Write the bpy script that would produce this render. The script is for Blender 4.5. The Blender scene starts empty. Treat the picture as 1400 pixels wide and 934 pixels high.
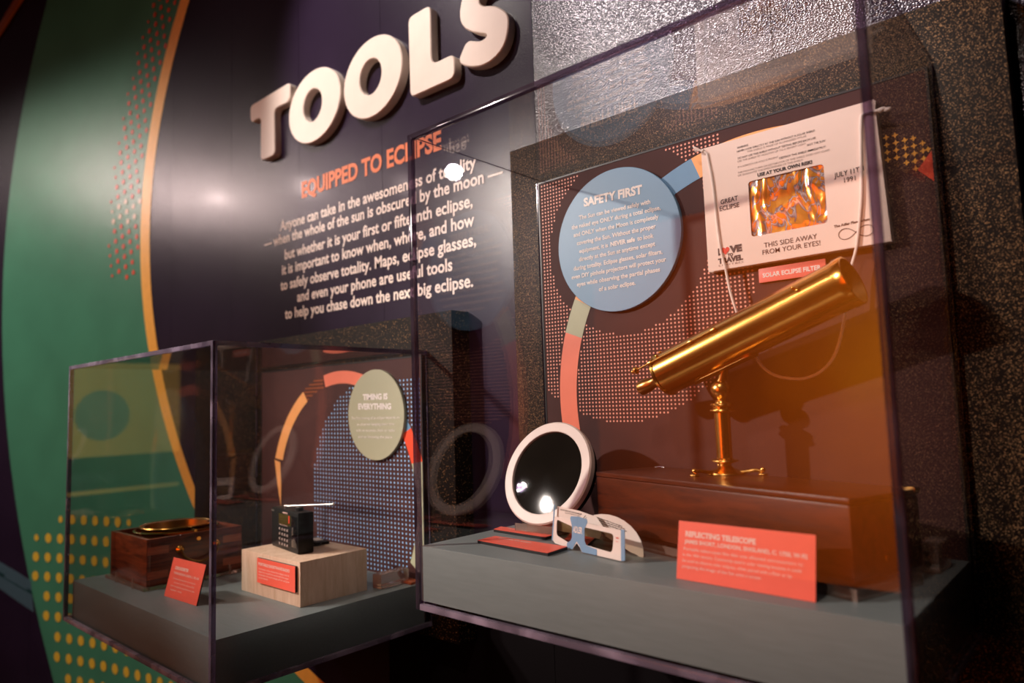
import bpy, bmesh, math, random
from mathutils import Vector, Matrix, noise
random.seed(7)
S = bpy.context.scene
C = S.collection
R_ = math.radians
PI = math.pi

# ------------------------------------------------------------------ camera
cam_d = bpy.data.cameras.new('camera')
cam = bpy.data.objects.new('camera', cam_d)
C.objects.link(cam)
rt = Vector((0.7461348, 0.66505164, -0.03145106))
up = Vector((0.08366327, -0.04679013, 0.99539497))
fw = Vector((-0.66051746, 0.74533012, 0.09055214))
m = Matrix((rt, up, -fw)).transposed().to_4x4()
m.translation = Vector((1.1239, -1.3866, 0.4012))
cam.matrix_world = m
cam_d.sensor_width = 36
cam_d.lens = 962.77 * 36 / 1400
cam_d.clip_start = 0.02
cam_d.dof.use_dof = True
cam_d.dof.focus_distance = 1.56
cam_d.dof.aperture_fstop = 2.0
S.camera = cam

# ------------------------------------------------------------------ world, lights, exposure
W = bpy.data.worlds.new('world'); S.world = W
W.use_nodes = True
W.node_tree.nodes['Background'].inputs[0].default_value = (1.0, 0.72, 0.6, 1)
W.node_tree.nodes['Background'].inputs[1].default_value = 0.06

def spot(name, loc, target, power, color=(1, .82, .72), size=60, rad=.04, blend=.6):
    d = bpy.data.lights.new(name, 'SPOT')
    d.energy = power; d.color = color; d.spot_size = R_(size); d.spot_blend = blend
    d.shadow_soft_size = rad
    o = bpy.data.objects.new(name, d); C.objects.link(o)
    o.location = loc
    o.rotation_euler = (Vector(target) - Vector(loc)).to_track_quat('-Z', 'Y').to_euler()
    return o
# track lamps of the gallery ceiling, plus unseen lamps added to brighten
spot('track_or_fill_lamp', (-2.67, -3.15, 2.2), (.30, -.25, .36), 820, color=(1, .88, .78), size=30, rad=.05, blend=.8)       # right case
spot('track_or_fill_lamp', (-3.1, -2.9, 2.3), (-.72, -.08, .20), 760, color=(1, .88, .76), size=19, rad=.05, blend=1)       # left case
spot('track_or_fill_lamp', (-1.5, -2.0, 3.4), (-.80, .05, 1.54), 560, color=(1, .88, .82), size=28, rad=.06, blend=.7)      # raised heading
spot('track_or_fill_lamp', (-6.66, -2.14, 2.9), (-2.6, 0, 1.3), 100, color=(1, .76, .72), size=50, rad=.07)
spot('track_or_fill_lamp', (-6.7, -3.4, 3.3), (-1.4, 0, 1.3), 75, color=(1, .78, .74), size=26, rad=.12)
spot('track_or_fill_lamp', (-5.9, -4.4, 3.35), (-.9, 0, 1.2), 55, color=(1, .78, .74), size=26, rad=.12)
spot('track_or_fill_lamp', (-4.4, -3.4, 3.0), (-3.1, -.3, .7), 520, color=(1, .90, .76), size=52, rad=.12, blend=.8)       # unseen lamp added to brighten the green field
spot('track_or_fill_lamp', (-.35, -1.35, 2.35), (.55, .1, 1.55), 300, color=(1, .86, .86), size=44, rad=.14, blend=1)
spot('track_or_fill_lamp', (.75, -1.7, 2.3), (.45, -.15, .3), 80, color=(1, .8, .66), size=45, rad=.05)  # unseen lamp added for highlights on the brass
spot('track_or_fill_lamp', (-1.3, -1.5, 2.4), (-1.0, -.3, -.05), 75, color=(1, .84, .68), size=28, rad=.04)  # added warm fill over the left case, no known source

vs = S.view_settings
vs.view_transform = 'Standard'; vs.look = 'None'; vs.exposure = 0.0; vs.gamma = 1.0
try: vs.use_curve_mapping = False
except Exception: pass
S.cycles.transparent_max_bounces = 32
S.cycles.max_bounces = 10
S.cycles.glossy_bounces = 5
S.cycles.transmission_bounces = 10

# ------------------------------------------------------------------ helpers
def prop(o, label=None, cat=None, group=None, kind=None):
    if label: o['label'] = label
    if cat: o['category'] = cat
    if group: o['group'] = group
    if kind: o['kind'] = kind
    return o
def empty(name, loc=(0, 0, 0), rz=0, label=None, cat=None, group=None, rot=None):
    o = bpy.data.objects.new(name, None); C.objects.link(o)
    o.location = loc; o.rotation_euler = rot if rot else (0, 0, rz)
    o.empty_display_size = .02
    return prop(o, label, cat, group)
class MB:
    def __init__(s): s.v = []; s.f = []; s.sm = []
    def add(s, v, f, smooth=False, M=None):
        n = len(s.v)
        s.v += [tuple(M @ Vector(p)) for p in v] if M else [tuple(p) for p in v]
        s.f += [[i + n for i in q] for q in f]; s.sm += [smooth] * len(f); return s
    def box(s, x0, x1, y0, y1, z0, z1, b=0.0, M=None):
        bm = bmesh.new(); bmesh.ops.create_cube(bm, size=1)
        for v in bm.verts:
            v.co = Vector(((x0 + x1) / 2 + v.co.x * (x1 - x0), (y0 + y1) / 2 + v.co.y * (y1 - y0), (z0 + z1) / 2 + v.co.z * (z1 - z0)))
        if b > 0: bmesh.ops.bevel(bm, geom=bm.edges[:], offset=b, segments=2, affect='EDGES', profile=.6)
        bm.verts.index_update()
        s.add([v.co[:] for v in bm.verts], [[v.index for v in f.verts] for f in bm.faces], False, M); bm.free(); return s
    def prism(s, poly, y0, y1, M=None, b=0.0):
        """poly in (x,z), extruded in y from y0 (front) to y1; front edge rounded by b"""
        n = len(poly)
        if b > 0:
            c = []
            for i in range(n):
                p, a, q = Vector(poly[i - 1]), Vector(poly[i]), Vector(poly[(i + 1) % n])
                t = ((a - p).normalized() + (q - a).normalized())
                t = t.normalized() if t.length > 1e-6 else Vector((1, 0))
                c.append(a + Vector((-t.y, t.x)) * b)
            area = sum(poly[i - 1][0] * poly[i][1] - poly[i][0] * poly[i - 1][1] for i in range(n))
            if area < 0:
                c = [Vector(poly[i]) * 2 - c[i] for i in range(n)]
            v = [(p.x, y0, p.y) for p in c] + [(p[0], y0 + b, p[1]) for p in poly] + [(p[0], y1, p[1]) for p in poly]
            f = [list(range(n)), list(range(2 * n, 3 * n))[::-1]]
            for k in range(2):
                f += [[k * n + i, k * n + (i + 1) % n, (k + 1) * n + (i + 1) % n, (k + 1) * n + i] for i in range(n)]
        else:
            v = [(p[0], y0, p[1]) for p in poly] + [(p[0], y1, p[1]) for p in poly]
            f = [list(range(n)), list(range(n, 2 * n))[::-1]] + [[i, (i + 1) % n, n + (i + 1) % n, n + i] for i in range(n)]
        return s.add(v, f, False, M)
    def lathe(s, prof, n=48, M=None, smooth=True, close=False):
        """prof: (r, z) list revolved about z"""
        v = []; f = []; m_ = len(prof)
        for i in range(n):
            a = 2 * PI * i / n
            for r, z in prof: v.append((r * math.cos(a), r * math.sin(a), z))
        for i in range(n):
            j = (i + 1) % n
            for k in range(m_ - (0 if close else 1)):
                k2 = (k + 1) % m_
                f.append([i * m_ + k, j * m_ + k, j * m_ + k2, i * m_ + k2])
        return s.add(v, f, smooth, M)
    def tube(s, pts, r, n=10, M=None, cap=True):
        pts = [Vector(p) for p in pts]; v = []; f = []
        up0 = Vector((0, 0, 1)) if abs((pts[1] - pts[0]).normalized().z) < .9 else Vector((1, 0, 0))
        for i, p in enumerate(pts):
            t = (pts[min(i + 1, len(pts) - 1)] - pts[max(i - 1, 0)]).normalized()
            a = t.cross(up0).normalized(); b = a.cross(t); up0 = b
            rr = r[i] if isinstance(r, (list, tuple)) else r
            for k in range(n):
                an = 2 * PI * k / n; v.append(tuple(p + (a * math.cos(an) + b * math.sin(an)) * rr))
        for i in range(len(pts) - 1):
            for k in range(n):
                f.append([i * n + k, i * n + (k + 1) % n, (i + 1) * n + (k + 1) % n, (i + 1) * n + k])
        if cap: f += [list(range(n))[::-1], list(range((len(pts) - 1) * n, len(pts) * n))]
        return s.add(v, f, True, M)
    def ball(s, c, r, M=None, sq=(1, 1, 1)):
        pr = [(math.sin(PI * k / 10) * r, -math.cos(PI * k / 10) * r) for k in range(11)]
        T = Matrix.Translation(c) @ Matrix.Diagonal((*sq, 1))
        return s.lathe(pr, 16, (M @ T) if M else T)
    def build(s, name, mat, parent=None, loc=None, rot=None, label=None, kind=None, sharp=35):
        me = bpy.data.meshes.new(name); me.from_pydata(s.v, [], s.f); me.update()
        bm = bmesh.new(); bm.from_mesh(me); bmesh.ops.remove_doubles(bm, verts=bm.verts[:], dist=1e-6)
        bmesh.ops.recalc_face_normals(bm, faces=bm.faces[:]); bm.to_mesh(me); bm.free()
        for p in me.polygons: p.use_smooth = True
        try: me.set_sharp_from_angle(angle=R_(sharp))
        except Exception: pass
        me.materials.append(mat)
        o = bpy.data.objects.new(name, me); C.objects.link(o)
        if parent is not None: o.parent = parent
        if loc: o.location = loc
        if rot: o.rotation_euler = rot
        return prop(o, label, None, None, kind)
def flat(name, v, f, mat, parent=None, kind=None, label=None):
    """flat print: one thin mesh of polygons"""
    me = bpy.data.meshes.new(name); me.from_pydata(v, [], f); me.update(); me.materials.append(mat)
    o = bpy.data.objects.new(name, me); C.objects.link(o)
    if parent is not None: o.parent = parent
    return prop(o, label, None, None, kind)
def rrect(x0, x1, z0, z1, r, n=5):
    p = []
    for cx, cz, a0 in ((x1 - r, z1 - r, 0), (x0 + r, z1 - r, 90), (x0 + r, z0 + r, 180), (x1 - r, z0 + r, 270)):
        for k in range(n + 1):
            a = R_(a0 + 90 * k / n); p.append((cx + r * math.cos(a), cz + r * math.sin(a)))
    return p
def round_poly(poly, r, n=5):
    out = []; N = len(poly)
    for i in range(N):
        a = Vector(poly[i]); p = (Vector(poly[i - 1]) - a); q = (Vector(poly[(i + 1) % N]) - a)
        rr = min(r, p.length * .48, q.length * .48)
        p0 = a + p.normalized() * rr; q0 = a + q.normalized() * rr
        for k in range(n + 1):
            t = k / n; b = (1 - t) ** 2 * p0 + 2 * t * (1 - t) * a + t * t * q0; out.append((b.x, b.y))
    return out
# text as flat mesh --------------------------------------------------
_cap = None
def _glyphs(s, bold=0.0):
    cu = bpy.data.curves.new('lettering', 'FONT'); cu.body = s; cu.size = 1; cu.offset = bold
    cu.resolution_u = 3; cu.fill_mode = 'FRONT' if hasattr(cu, 'fill_mode') else 'FRONT'
    o = bpy.data.objects.new('lettering', cu); C.objects.link(o)
    dg = bpy.context.evaluated_depsgraph_get(); dg.update()
    me = bpy.data.meshes.new_from_object(o.evaluated_get(dg))
    v = [(p.co.x, p.co.y) for p in me.vertices]; f = [list(p.vertices) for p in me.polygons]
    bpy.data.objects.remove(o); bpy.data.curves.remove(cu); bpy.data.meshes.remove(me)
    return v, f
class TX:
    """lettering collected on one plane; coordinates (u, v) mapped by fn to 3D"""
    def __init__(s, fn): s.fn = fn; s.v = []; s.f = []
    def line(s, txt, x0, x1, z0, cap, z1=None, bold=0.0, shear=0.0):
        global _cap
        if _cap is None:
            v, f = _glyphs('H'); _cap = max(p[1] for p in v)
        v, f = _glyphs(txt, bold)
        a = min(p[0] for p in v); b = max(p[0] for p in v); k = (x1 - x0) / (b - a); q = cap / _cap
        if z1 is None: z1 = z0
        n = len(s.v)
        for px, py in v:
            u = x0 + (px - a) * k + py * q * shear; t = (px - a) / (b - a)
            s.v.append(tuple(s.fn(u, z0 + (z1 - z0) * t + py * q)))
        s.f += [[i + n for i in g] for g in f]; return s
    def poly(s, pts):
        n = len(s.v); s.v += [tuple(s.fn(*p)) for p in pts]; s.f.append(list(range(n, n + len(pts)))); return s
    def build(s, mat, parent, name='lettering'):
        return flat(name, s.v, s.f, mat, parent, 'stuff')

# ------------------------------------------------------------------ materials
def nt(name):
    m_ = bpy.data.materials.new(name); m_.use_nodes = True; t = m_.node_tree
    return m_, t, t.nodes['Principled BSDF']
def add_bump(t, bs, scale, strength, detail=3, kind='NOISE', dist=.002, stretch=None):
    tc = t.nodes.new('ShaderNodeTexCoord'); mp = t.nodes.new('ShaderNodeMapping')
    if stretch: mp.inputs['Scale'].default_value = stretch
    t.links.new(tc.outputs['Object'], mp.inputs[0])
    if kind == 'NOISE':
        n = t.nodes.new('ShaderNodeTexNoise'); n.inputs['Scale'].default_value = scale; n.inputs['Detail'].default_value = detail; o = n.outputs[0]
    else:
        n = t.nodes.new('ShaderNodeTexVoronoi'); n.inputs['Scale'].default_value = scale; o = n.outputs['Distance']
    t.links.new(mp.outputs[0], n.inputs['Vector'])
    b = t.nodes.new('ShaderNodeBump'); b.inputs['Strength'].default_value = strength; b.inputs['Distance'].default_value = dist
    t.links.new(o, b.inputs['Height']); t.links.new(b.outputs[0], bs.inputs['Normal']); return n, mp
def mat(name, col, rough=.5, metal=0.0, var=.06, vscale=30, bump=None, coat=0.0, spec=.5, stretch=None):
    m_, t, bs = nt(name)
    bs.inputs['Roughness'].default_value = rough; bs.inputs['Metallic'].default_value = metal
    bs.inputs['Coat Weight'].default_value = coat; bs.inputs['Coat Roughness'].default_value = .1
    bs.inputs['Specular IOR Level'].default_value = spec
    tc = t.nodes.new('ShaderNodeTexCoord'); mp = t.nodes.new('ShaderNodeMapping'); n = t.nodes.new('ShaderNodeTexNoise')
    if stretch: mp.inputs['Scale'].default_value = stretch
    n.inputs['Scale'].default_value = vscale; n.inputs['Detail'].default_value = 4
    cr = t.nodes.new('ShaderNodeValToRGB')
    cr.color_ramp.elements[0].position = .3; cr.color_ramp.elements[1].position = .7
    cr.color_ramp.elements[0].color = (*[c * (1 - var) for c in col], 1)
    cr.color_ramp.elements[1].color = (*[min(1, c * (1 + var)) for c in col], 1)
    t.links.new(tc.outputs['Object'], mp.inputs[0]); t.links.new(mp.outputs[0], n.inputs['Vector'])
    t.links.new(n.outputs[0], cr.inputs[0]); t.links.new(cr.outputs[0], bs.inputs['Base Color'])
    if bump: add_bump(t, bs, *bump)
    return m_
def wood(name, a, b, scale=6, stretch=(1, 8, 8), rough=.35, coat=.3, rot=(0, 0, 0)):
    m_, t, bs = nt(name)
    tc = t.nodes.new('ShaderNodeTexCoord'); mp = t.nodes.new('ShaderNodeMapping')
    mp.inputs['Scale'].default_value = stretch; mp.inputs['Rotation'].default_value = rot
    n1 = t.nodes.new('ShaderNodeTexNoise'); n1.inputs['Scale'].default_value = scale; n1.inputs['Detail'].default_value = 6
    n1.inputs['Distortion'].default_value = 1.2
    n2 = t.nodes.new('ShaderNodeTexNoise'); n2.inputs['Scale'].default_value = scale * 9; n2.inputs['Detail'].default_value = 3
    ad = t.nodes.new('ShaderNodeMath'); ad.operation = 'MULTIPLY_ADD'; ad.inputs[1].default_value = .35
    cr = t.nodes.new('ShaderNodeValToRGB'); cr.color_ramp.elements[0].position = .45; cr.color_ramp.elements[1].position = .85
    cr.color_ramp.elements[0].color = (*a, 1); cr.color_ramp.elements[1].color = (*b, 1)
    t.links.new(tc.outputs['Object'], mp.inputs[0]); t.links.new(mp.outputs[0], n1.inputs['Vector']); t.links.new(mp.outputs[0], n2.inputs['Vector'])
    t.links.new(n2.outputs[0], ad.inputs[0]); t.links.new(n1.outputs[0], ad.inputs[2])
    t.links.new(ad.outputs[0], cr.inputs[0]); t.links.new(cr.outputs[0], bs.inputs['Base Color'])
    bs.inputs['Roughness'].default_value = rough; bs.inputs['Coat Weight'].default_value = coat; bs.inputs['Coat Roughness'].default_value = .15
    return m_
def acrylic(name, tint=(.99, .985, .99)):
    """thin clear sheet: straight-through transparency plus mirror reflection by angle (Schlick)"""
    m_ = bpy.data.materials.new(name); m_.use_nodes = True; t = m_.node_tree; t.nodes.clear()
    out = t.nodes.new('ShaderNodeOutputMaterial'); mix = t.nodes.new('ShaderNodeMixShader')
    tr = t.nodes.new('ShaderNodeBsdfTransparent'); tr.inputs[0].default_value = (*tint, 1)
    gl = t.nodes.new('ShaderNodeBsdfGlossy'); gl.inputs['Roughness'].default_value = 0.0
    ge = t.nodes.new('ShaderNodeNewGeometry'); dp = t.nodes.new('ShaderNodeVectorMath'); dp.operation = 'DOT_PRODUCT'
    t.links.new(ge.outputs['Normal'], dp.inputs[0]); t.links.new(ge.outputs['Incoming'], dp.inputs[1])
    def mth(op, a, b=None):
        q = t.nodes.new('ShaderNodeMath'); q.operation = op
        for i, x in enumerate((a, b)):
            if x is None: continue
            if isinstance(x, (int, float)): q.inputs[i].default_value = x
            else: t.links.new(x, q.inputs[i])
        return q.outputs[0]
    ab = mth('ABSOLUTE', dp.outputs['Value']); om = mth('SUBTRACT', 1.0, ab); p5 = mth('POWER', om, 5.0)
    fr = mth('ADD', mth('MULTIPLY', p5, .96), .04)
    t.links.new(fr, mix.inputs[0]); t.links.new(tr.outputs[0], mix.inputs[1]); t.links.new(gl.outputs[0], mix.inputs[2])
    t.links.new(mix.outputs[0], out.inputs[0]); return m_
def speckled(name, base, fleck, amount=.5, scale=330, rough=.38, bstr=.6, spec=.22):
    m_, t, bs = nt(name)
    tc = t.nodes.new('ShaderNodeTexCoord'); vo = t.nodes.new('ShaderNodeTexVoronoi'); vo.inputs['Scale'].default_value = scale
    t.links.new(tc.outputs['Object'], vo.inputs['Vector'])
    sp = t.nodes.new('ShaderNodeSeparateColor'); t.links.new(vo.outputs['Color'], sp.inputs[0])
    cr = t.nodes.new('ShaderNodeValToRGB'); e = cr.color_ramp.elements
    e[0].position = 1 - amount; e[0].color = (*base, 1); e[1].position = 1.0; e[1].color = (*fleck, 1)
    t.links.new(sp.outputs[0], cr.inputs[0]); t.links.new(cr.outputs[0], bs.inputs['Base Color'])
    b = t.nodes.new('ShaderNodeBump'); b.inputs['Strength'].default_value = bstr; b.inputs['Distance'].default_value = .002
    t.links.new(sp.outputs[1], b.inputs['Height']); t.links.new(b.outputs[0], bs.inputs['Normal'])
    bs.inputs['Roughness'].default_value = rough; bs.inputs['Specular IOR Level'].default_value = spec; return m_
def emis(name, col, strength):
    m_, t, bs = nt(name); bs.inputs['Base Color'].default_value = (*col, 1)
    bs.inputs['Emission Color'].default_value = (*col, 1); bs.inputs['Emission Strength'].default_value = strength
    bs.inputs['Roughness'].default_value = .6; return m_
WB = (90, .35, 2, 'NOISE', .0012)
M_wall = mat('print_dark_violet', (.020, .011, .029), .27, var=.15, vscale=3, bump=(240, .35, 3, 'NOISE', .0012), coat=.06, spec=.32)
M_base = mat('matt_black_board', (.0022, .0014, .0022), .8, spec=.08)
M_wall2 = mat('print_dark_violet_coarse', (.018, .011, .024), .24, var=.15, vscale=3, spec=.8, bump=(250, .8, 0, 'VORONOI', .0012))
M_green = mat('print_green', (.058, .23, .15), .30, var=.08, vscale=4, bump=(230, .45, 3, 'NOISE', .0012))
M_orange = mat('print_orange', (.95, .46, .08), .34, var=.05, bump=(230, .45, 3, 'NOISE', .0012))
M_red = mat('print_red', (.72, .06, .015), .34)
M_glare = mat('painted_glare_pink', (.85, .62, .52), .3)  # red dots as they look in the wall highlight
M_yell = mat('print_yellow', (.72, .48, .05), .4)
M_blueg = mat('print_grey_blue', (.055, .105, .15), .4)
M_teal = mat('print_teal', (.01, .04, .05), .4)
M_rust = mat('print_rust', (.25, .06, .01), .4)
M_text = mat('print_cream', (.93, .80, .72), .4, var=.03)
M_headt = mat('print_coral_heading', (.80, .22, .09), .4, var=.03)
M_letter = mat('cream_painted_letter', (.90, .78, .68), .38, var=.03, vscale=14)
M_slab = speckled('speckled_black_board', (.008, .0042, .0028), (.40, .23, .11), .2, 700, .45, .9)
M_slab2 = speckled('speckled_black_board_low', (.006, .003, .002), (.42, .22, .09), .05, 520, .6, .5, .08)
M_panel = mat('print_plum_brown', (.062, .022, .020), .6, spec=.2, var=.1, vscale=12, bump=(400, .2, 2, 'NOISE', .0006))
M_black = mat('black_edge', (.006, .006, .007), .4)
M_plinth = mat('grey_green_paint', (.185, .220, .225), .42, var=.05, vscale=160, bump=(420, .18, 2, 'NOISE', .0008), stretch=(.12, 1, 1))
M_acr = acrylic('clear_acrylic')
M_coral = mat('print_coral', (.88, .22, .13), .45, var=.03)
M_peach = mat('print_peach', (.90, .42, .14), .45, var=.03)
M_sage = mat('print_sage', (.42, .45, .30), .45, var=.03)
M_blue = mat('print_sky_blue', (.13, .30, .50), .45, var=.03)
M_lblue = mat('print_light_blue', (.28, .55, .90), .5, var=.03)
M_pink = mat('print_pink_dot', (.85, .36, .26), .5, var=.03)
M_star = mat('print_star_orange', (.98, .45, .04), .5, var=.03)
M_tri = mat('print_vermilion', (.80, .07, .02), .45, var=.03)
M_disc = mat('disc_sky_blue', (.175, .34, .52), .45, var=.04, vscale=6)
M_discg = mat('disc_sage', (.42, .43, .30), .45, var=.04, vscale=6)
M_white = mat('print_white', (.85, .82, .80), .5, var=.02)
M_redc = mat('label_coral_red', (.95, .14, .09), .42, var=.03, bump=(500, .1, 2, 'NOISE', .0005))
M_redpink = mat('label_coral_pink', (.85, .18, .14), .45, var=.03)
M_tred = mat('label_lettering', (.93, .62, .55), .5, var=.02)
M_brass2 = mat('pillar_brass', (.84, .46, .13), .27, 1.0, var=.12, vscale=30)
M_brass = mat('polished_brass', (.80, .42, .10), .19, 1.0, var=.12, vscale=14, bump=(60, .06, 3, 'NOISE', .001))
M_brassd = mat('dark_brass', (.42, .22, .07), .30, 1.0, var=.25, vscale=20)
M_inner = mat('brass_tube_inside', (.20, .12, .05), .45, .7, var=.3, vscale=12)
M_maho = wood('mahogany', (.018, .004, .002), (.105, .020, .006), 5, (1.2, 9, 7), .32, .25)
M_rosew = wood('rosewood', (.035, .007, .004), (.26, .055, .018), 6, (1, 1, 9), .32, .45)
M_inlay = wood('light_corner_inlay', (.30, .05, .015), (.48, .11, .03), 9, (1, 1, 9), .32, .45)
M_birch = wood('pale_birch', (.62, .42, .28), (.80, .60, .46), 5, (9, 9, 1.2), .5, 0)
M_blackp = mat('black_plastic', (.005, .005, .005), .42, spec=.25, bump=(600, .15, 2, 'NOISE', .0004))
M_gloss = mat('black_gloss', (.004, .004, .005), .12)
M_lcd = mat('radio_display', (.055, .042, .008), .2)
M_chrome = mat('bright_chrome', (.90, .84, .78), .34, 1.0, var=.03)
M_ring = mat('pinkish_white_ring', (.72, .60, .55), .42, var=.05, vscale=18)
M_card = mat('cream_card', (.86, .70, .62), .55, var=.03, vscale=9, bump=(50, .12, 3, 'NOISE', .002))
M_ink = mat('print_black_ink', (.035, .025, .025), .5)
M_inkg = mat('print_grey_ink', (.30, .24, .22), .5)
M_heart = mat('print_red_heart', (.75, .035, .012), .5)
M_cord = mat('white_cotton_cord', (.86, .76, .70), .8, bump=(260, .3, 2, 'NOISE', .001))
M_gwhite = mat('paper_white', (.85, .74, .68), .5, var=.03)
M_gblue = mat('paper_blue', (.20, .34, .52), .5, var=.04)
M_film = None

def glassmat(name, tint, rough=0.0, ior=1.49, frost=0.0, fcol=(.5, .4, .55)):
    m_ = bpy.data.materials.new(name); m_.use_nodes = True; t = m_.node_tree; t.nodes.clear()
    out = t.nodes.new('ShaderNodeOutputMaterial'); g = t.nodes.new('ShaderNodeBsdfGlass')
    g.inputs['Color'].default_value = (*tint, 1); g.inputs['Roughness'].default_value = rough; g.inputs['IOR'].default_value = ior
    d = t.nodes.new('ShaderNodeBsdfDiffuse'); d.inputs['Color'].default_value = (*fcol, 1)
    mx = t.nodes.new('ShaderNodeMixShader'); mx.inputs[0].default_value = frost
    t.links.new(g.outputs[0], mx.inputs[1]); t.links.new(d.outputs[0], mx.inputs[2]); t.links.new(mx.outputs[0], out.inputs[0]); return m_
def edgemat(name, tint, frost, fcol):
    m_ = acrylic(name, tint); t = m_.node_tree; out = [n for n in t.nodes if n.type == 'OUTPUT_MATERIAL'][0]
    src = out.inputs[0].links[0].from_socket
    g = [n for n in t.nodes if n.type == 'BSDF_GLOSSY'][0]; g.inputs['Roughness'].default_value = .08
    d = t.nodes.new('ShaderNodeBsdfDiffuse'); d.inputs['Color'].default_value = (*fcol, 1)
    w = t.nodes.new('ShaderNodeTexNoise'); tc = t.nodes.new('ShaderNodeTexCoord'); w.inputs['Scale'].default_value = 9; w.inputs['Distortion'].default_value = .8
    mr = t.nodes.new('ShaderNodeMapRange'); mr.inputs['From Min'].default_value = .42; mr.inputs['From Max'].default_value = .66; mr.inputs['To Min'].default_value = frost * .6; mr.inputs['To Max'].default_value = frost * 1.7
    t.links.new(tc.outputs['Object'], w.inputs['Vector']); t.links.new(w.outputs[0], mr.inputs['Value'])
    mx = t.nodes.new('ShaderNodeMixShader'); t.links.new(mr.outputs[0], mx.inputs[0]); t.links.new(src, mx.inputs[1]); t.links.new(d.outputs[0], mx.inputs[2])
    t.links.new(mx.outputs[0], out.inputs[0]); return m_
M_edge = edgemat('polished_acrylic_edge', (.38, .31, .40), .04, (.45, .34, .48))
M_edge2 = edgemat('lit_acrylic_edge', (.42, .36, .46), .15, (.60, .52, .72))  # pale frost colour stands in for light caught by the left case edges
M_edgeb = edgemat('floor_lit_acrylic_edge', (.45, .38, .48), .20, (.72, .58, .76))  # pinkish frost colour stands in for floor light on the bottom rails
M_film = acrylic('smoky_lens_film', (.66, .62, .52))
M_block = glassmat('clear_acrylic_block', (.95, .86, .82), .05, frost=.12, fcol=(.8, .6, .5))
M_lens = mat('dark_glass_face', (.012, .010, .008), .025, var=.2, vscale=9, spec=.9)

# foil -------------------------------------------------------------
def foil_mat():
    m_, t, bs = nt('crumpled_foil')
    bs.inputs['Metallic'].default_value = .55; bs.inputs['Roughness'].default_value = .18
    tc = t.nodes.new('ShaderNodeTexCoord'); mp = t.nodes.new('ShaderNodeMapping'); mp.inputs['Scale'].default_value = (1.5, 1, .8)
    n = t.nodes.new('ShaderNodeTexNoise'); n.inputs['Scale'].default_value = 26; n.inputs['Detail'].default_value = 1.5; n.inputs['Distortion'].default_value = 1.6
    cr = t.nodes.new('ShaderNodeValToRGB'); e = cr.color_ramp.elements
    e[0].position = .40; e[0].color = (1, .44, .08, 1); e[1].position = .62; e[1].color = (.98, .36, .06, 1)
    for p, c in ((.455, (.95, .36, .06)), (.475, (.30, .22, .25)), (.53, (.85, .78, .80)), (.55, (.25, .18, .20)), (.57, (.95, .36, .06))):  # grey and silver crease bands are reflections painted into the foil colour
        q = e.new(p); q.color = (*c, 1)
    t.links.new(tc.outputs['Object'], mp.inputs[0]); t.links.new(mp.outputs[0], n.inputs['Vector']); t.links.new(n.outputs[0], cr.inputs[0]); t.links.new(cr.outputs[0], bs.inputs['Base Color'])
    bs.inputs['Coat Weight'].default_value = .4; bs.inputs['Coat Roughness'].default_value = .05; bs.inputs['Coat IOR'].default_value = 1.8
    return m_
M_foil = foil_mat()

# ------------------------------------------------------------------ the room
YW = .071           # face of the graphic wall
def WP(s, z, off=0.0):
    """point on the graphic wall, s runs along it; left of -1.9 it curves towards the room"""
    if s >= -1.9: return (s, YW - off, z)
    a = .2 * (-1.9 - s); r = 5.0
    return (-1.9 - (r - off) * math.sin(a), YW - r + (r - off) * math.cos(a), z)
back = MB()
ss = [-4.7 + .1 * i for i in range(29)] + [-1.9 + .6 * i for i in range(1, 9)]
v = []; f = []
for s_ in ss:
    v += [WP(s_, -1.15, -.004), WP(s_, 3.6, -.004), WP(s_, 3.6, -.06), WP(s_, -1.15, -.06)]
for i in range(len(ss) - 1):
    for k in range(4):
        f.append([i * 4 + k, i * 4 + (k + 1) % 4, i * 4 + 4 + (k + 1) % 4, i * 4 + 4 + k])
f += [[0, 1, 2, 3], [len(v) - 4, len(v) - 3, len(v) - 2, len(v) - 1]]
back.add(v, f)
wall = back.build('wall_back', M_black, kind='structure')
seams = [-4.7, -4.15, -3.55, -2.95, -2.35, -1.79, -1.245, -.73, -.056, .60, 1.25, 1.9, 2.9]
for a, b in zip(seams[:-1], seams[1:]):
    n = max(1, int((b - a) / .1)) if a < -1.8 else 1
    for z0, z1 in (((-1.15, 3.6),) if a < -.8 else ((-1.15, -.1505), (-.15, 3.6))):
        bd = MB(); v = []; f = []
        for i in range(n + 1):
            s_ = a + .0008 + (b - a - .0016) * i / n
            v += [WP(s_, z0), WP(s_, z1), WP(s_, z1, -.004), WP(s_, z0, -.004)]
        for i in range(n):
            for k in range(4): f.append([i * 4 + k, i * 4 + (k + 1) % 4, i * 4 + 4 + (k + 1) % 4, i * 4 + 4 + k])
        f += [[0, 1, 2, 3], [4 * n, 4 * n + 1, 4 * n + 2, 4 * n + 3]]
        bd.add(v, f).build('wall_board', (M_wall if a < -.1 else M_wall2) if z1 > 1 or a < -.8 else M_base, wall)

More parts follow.
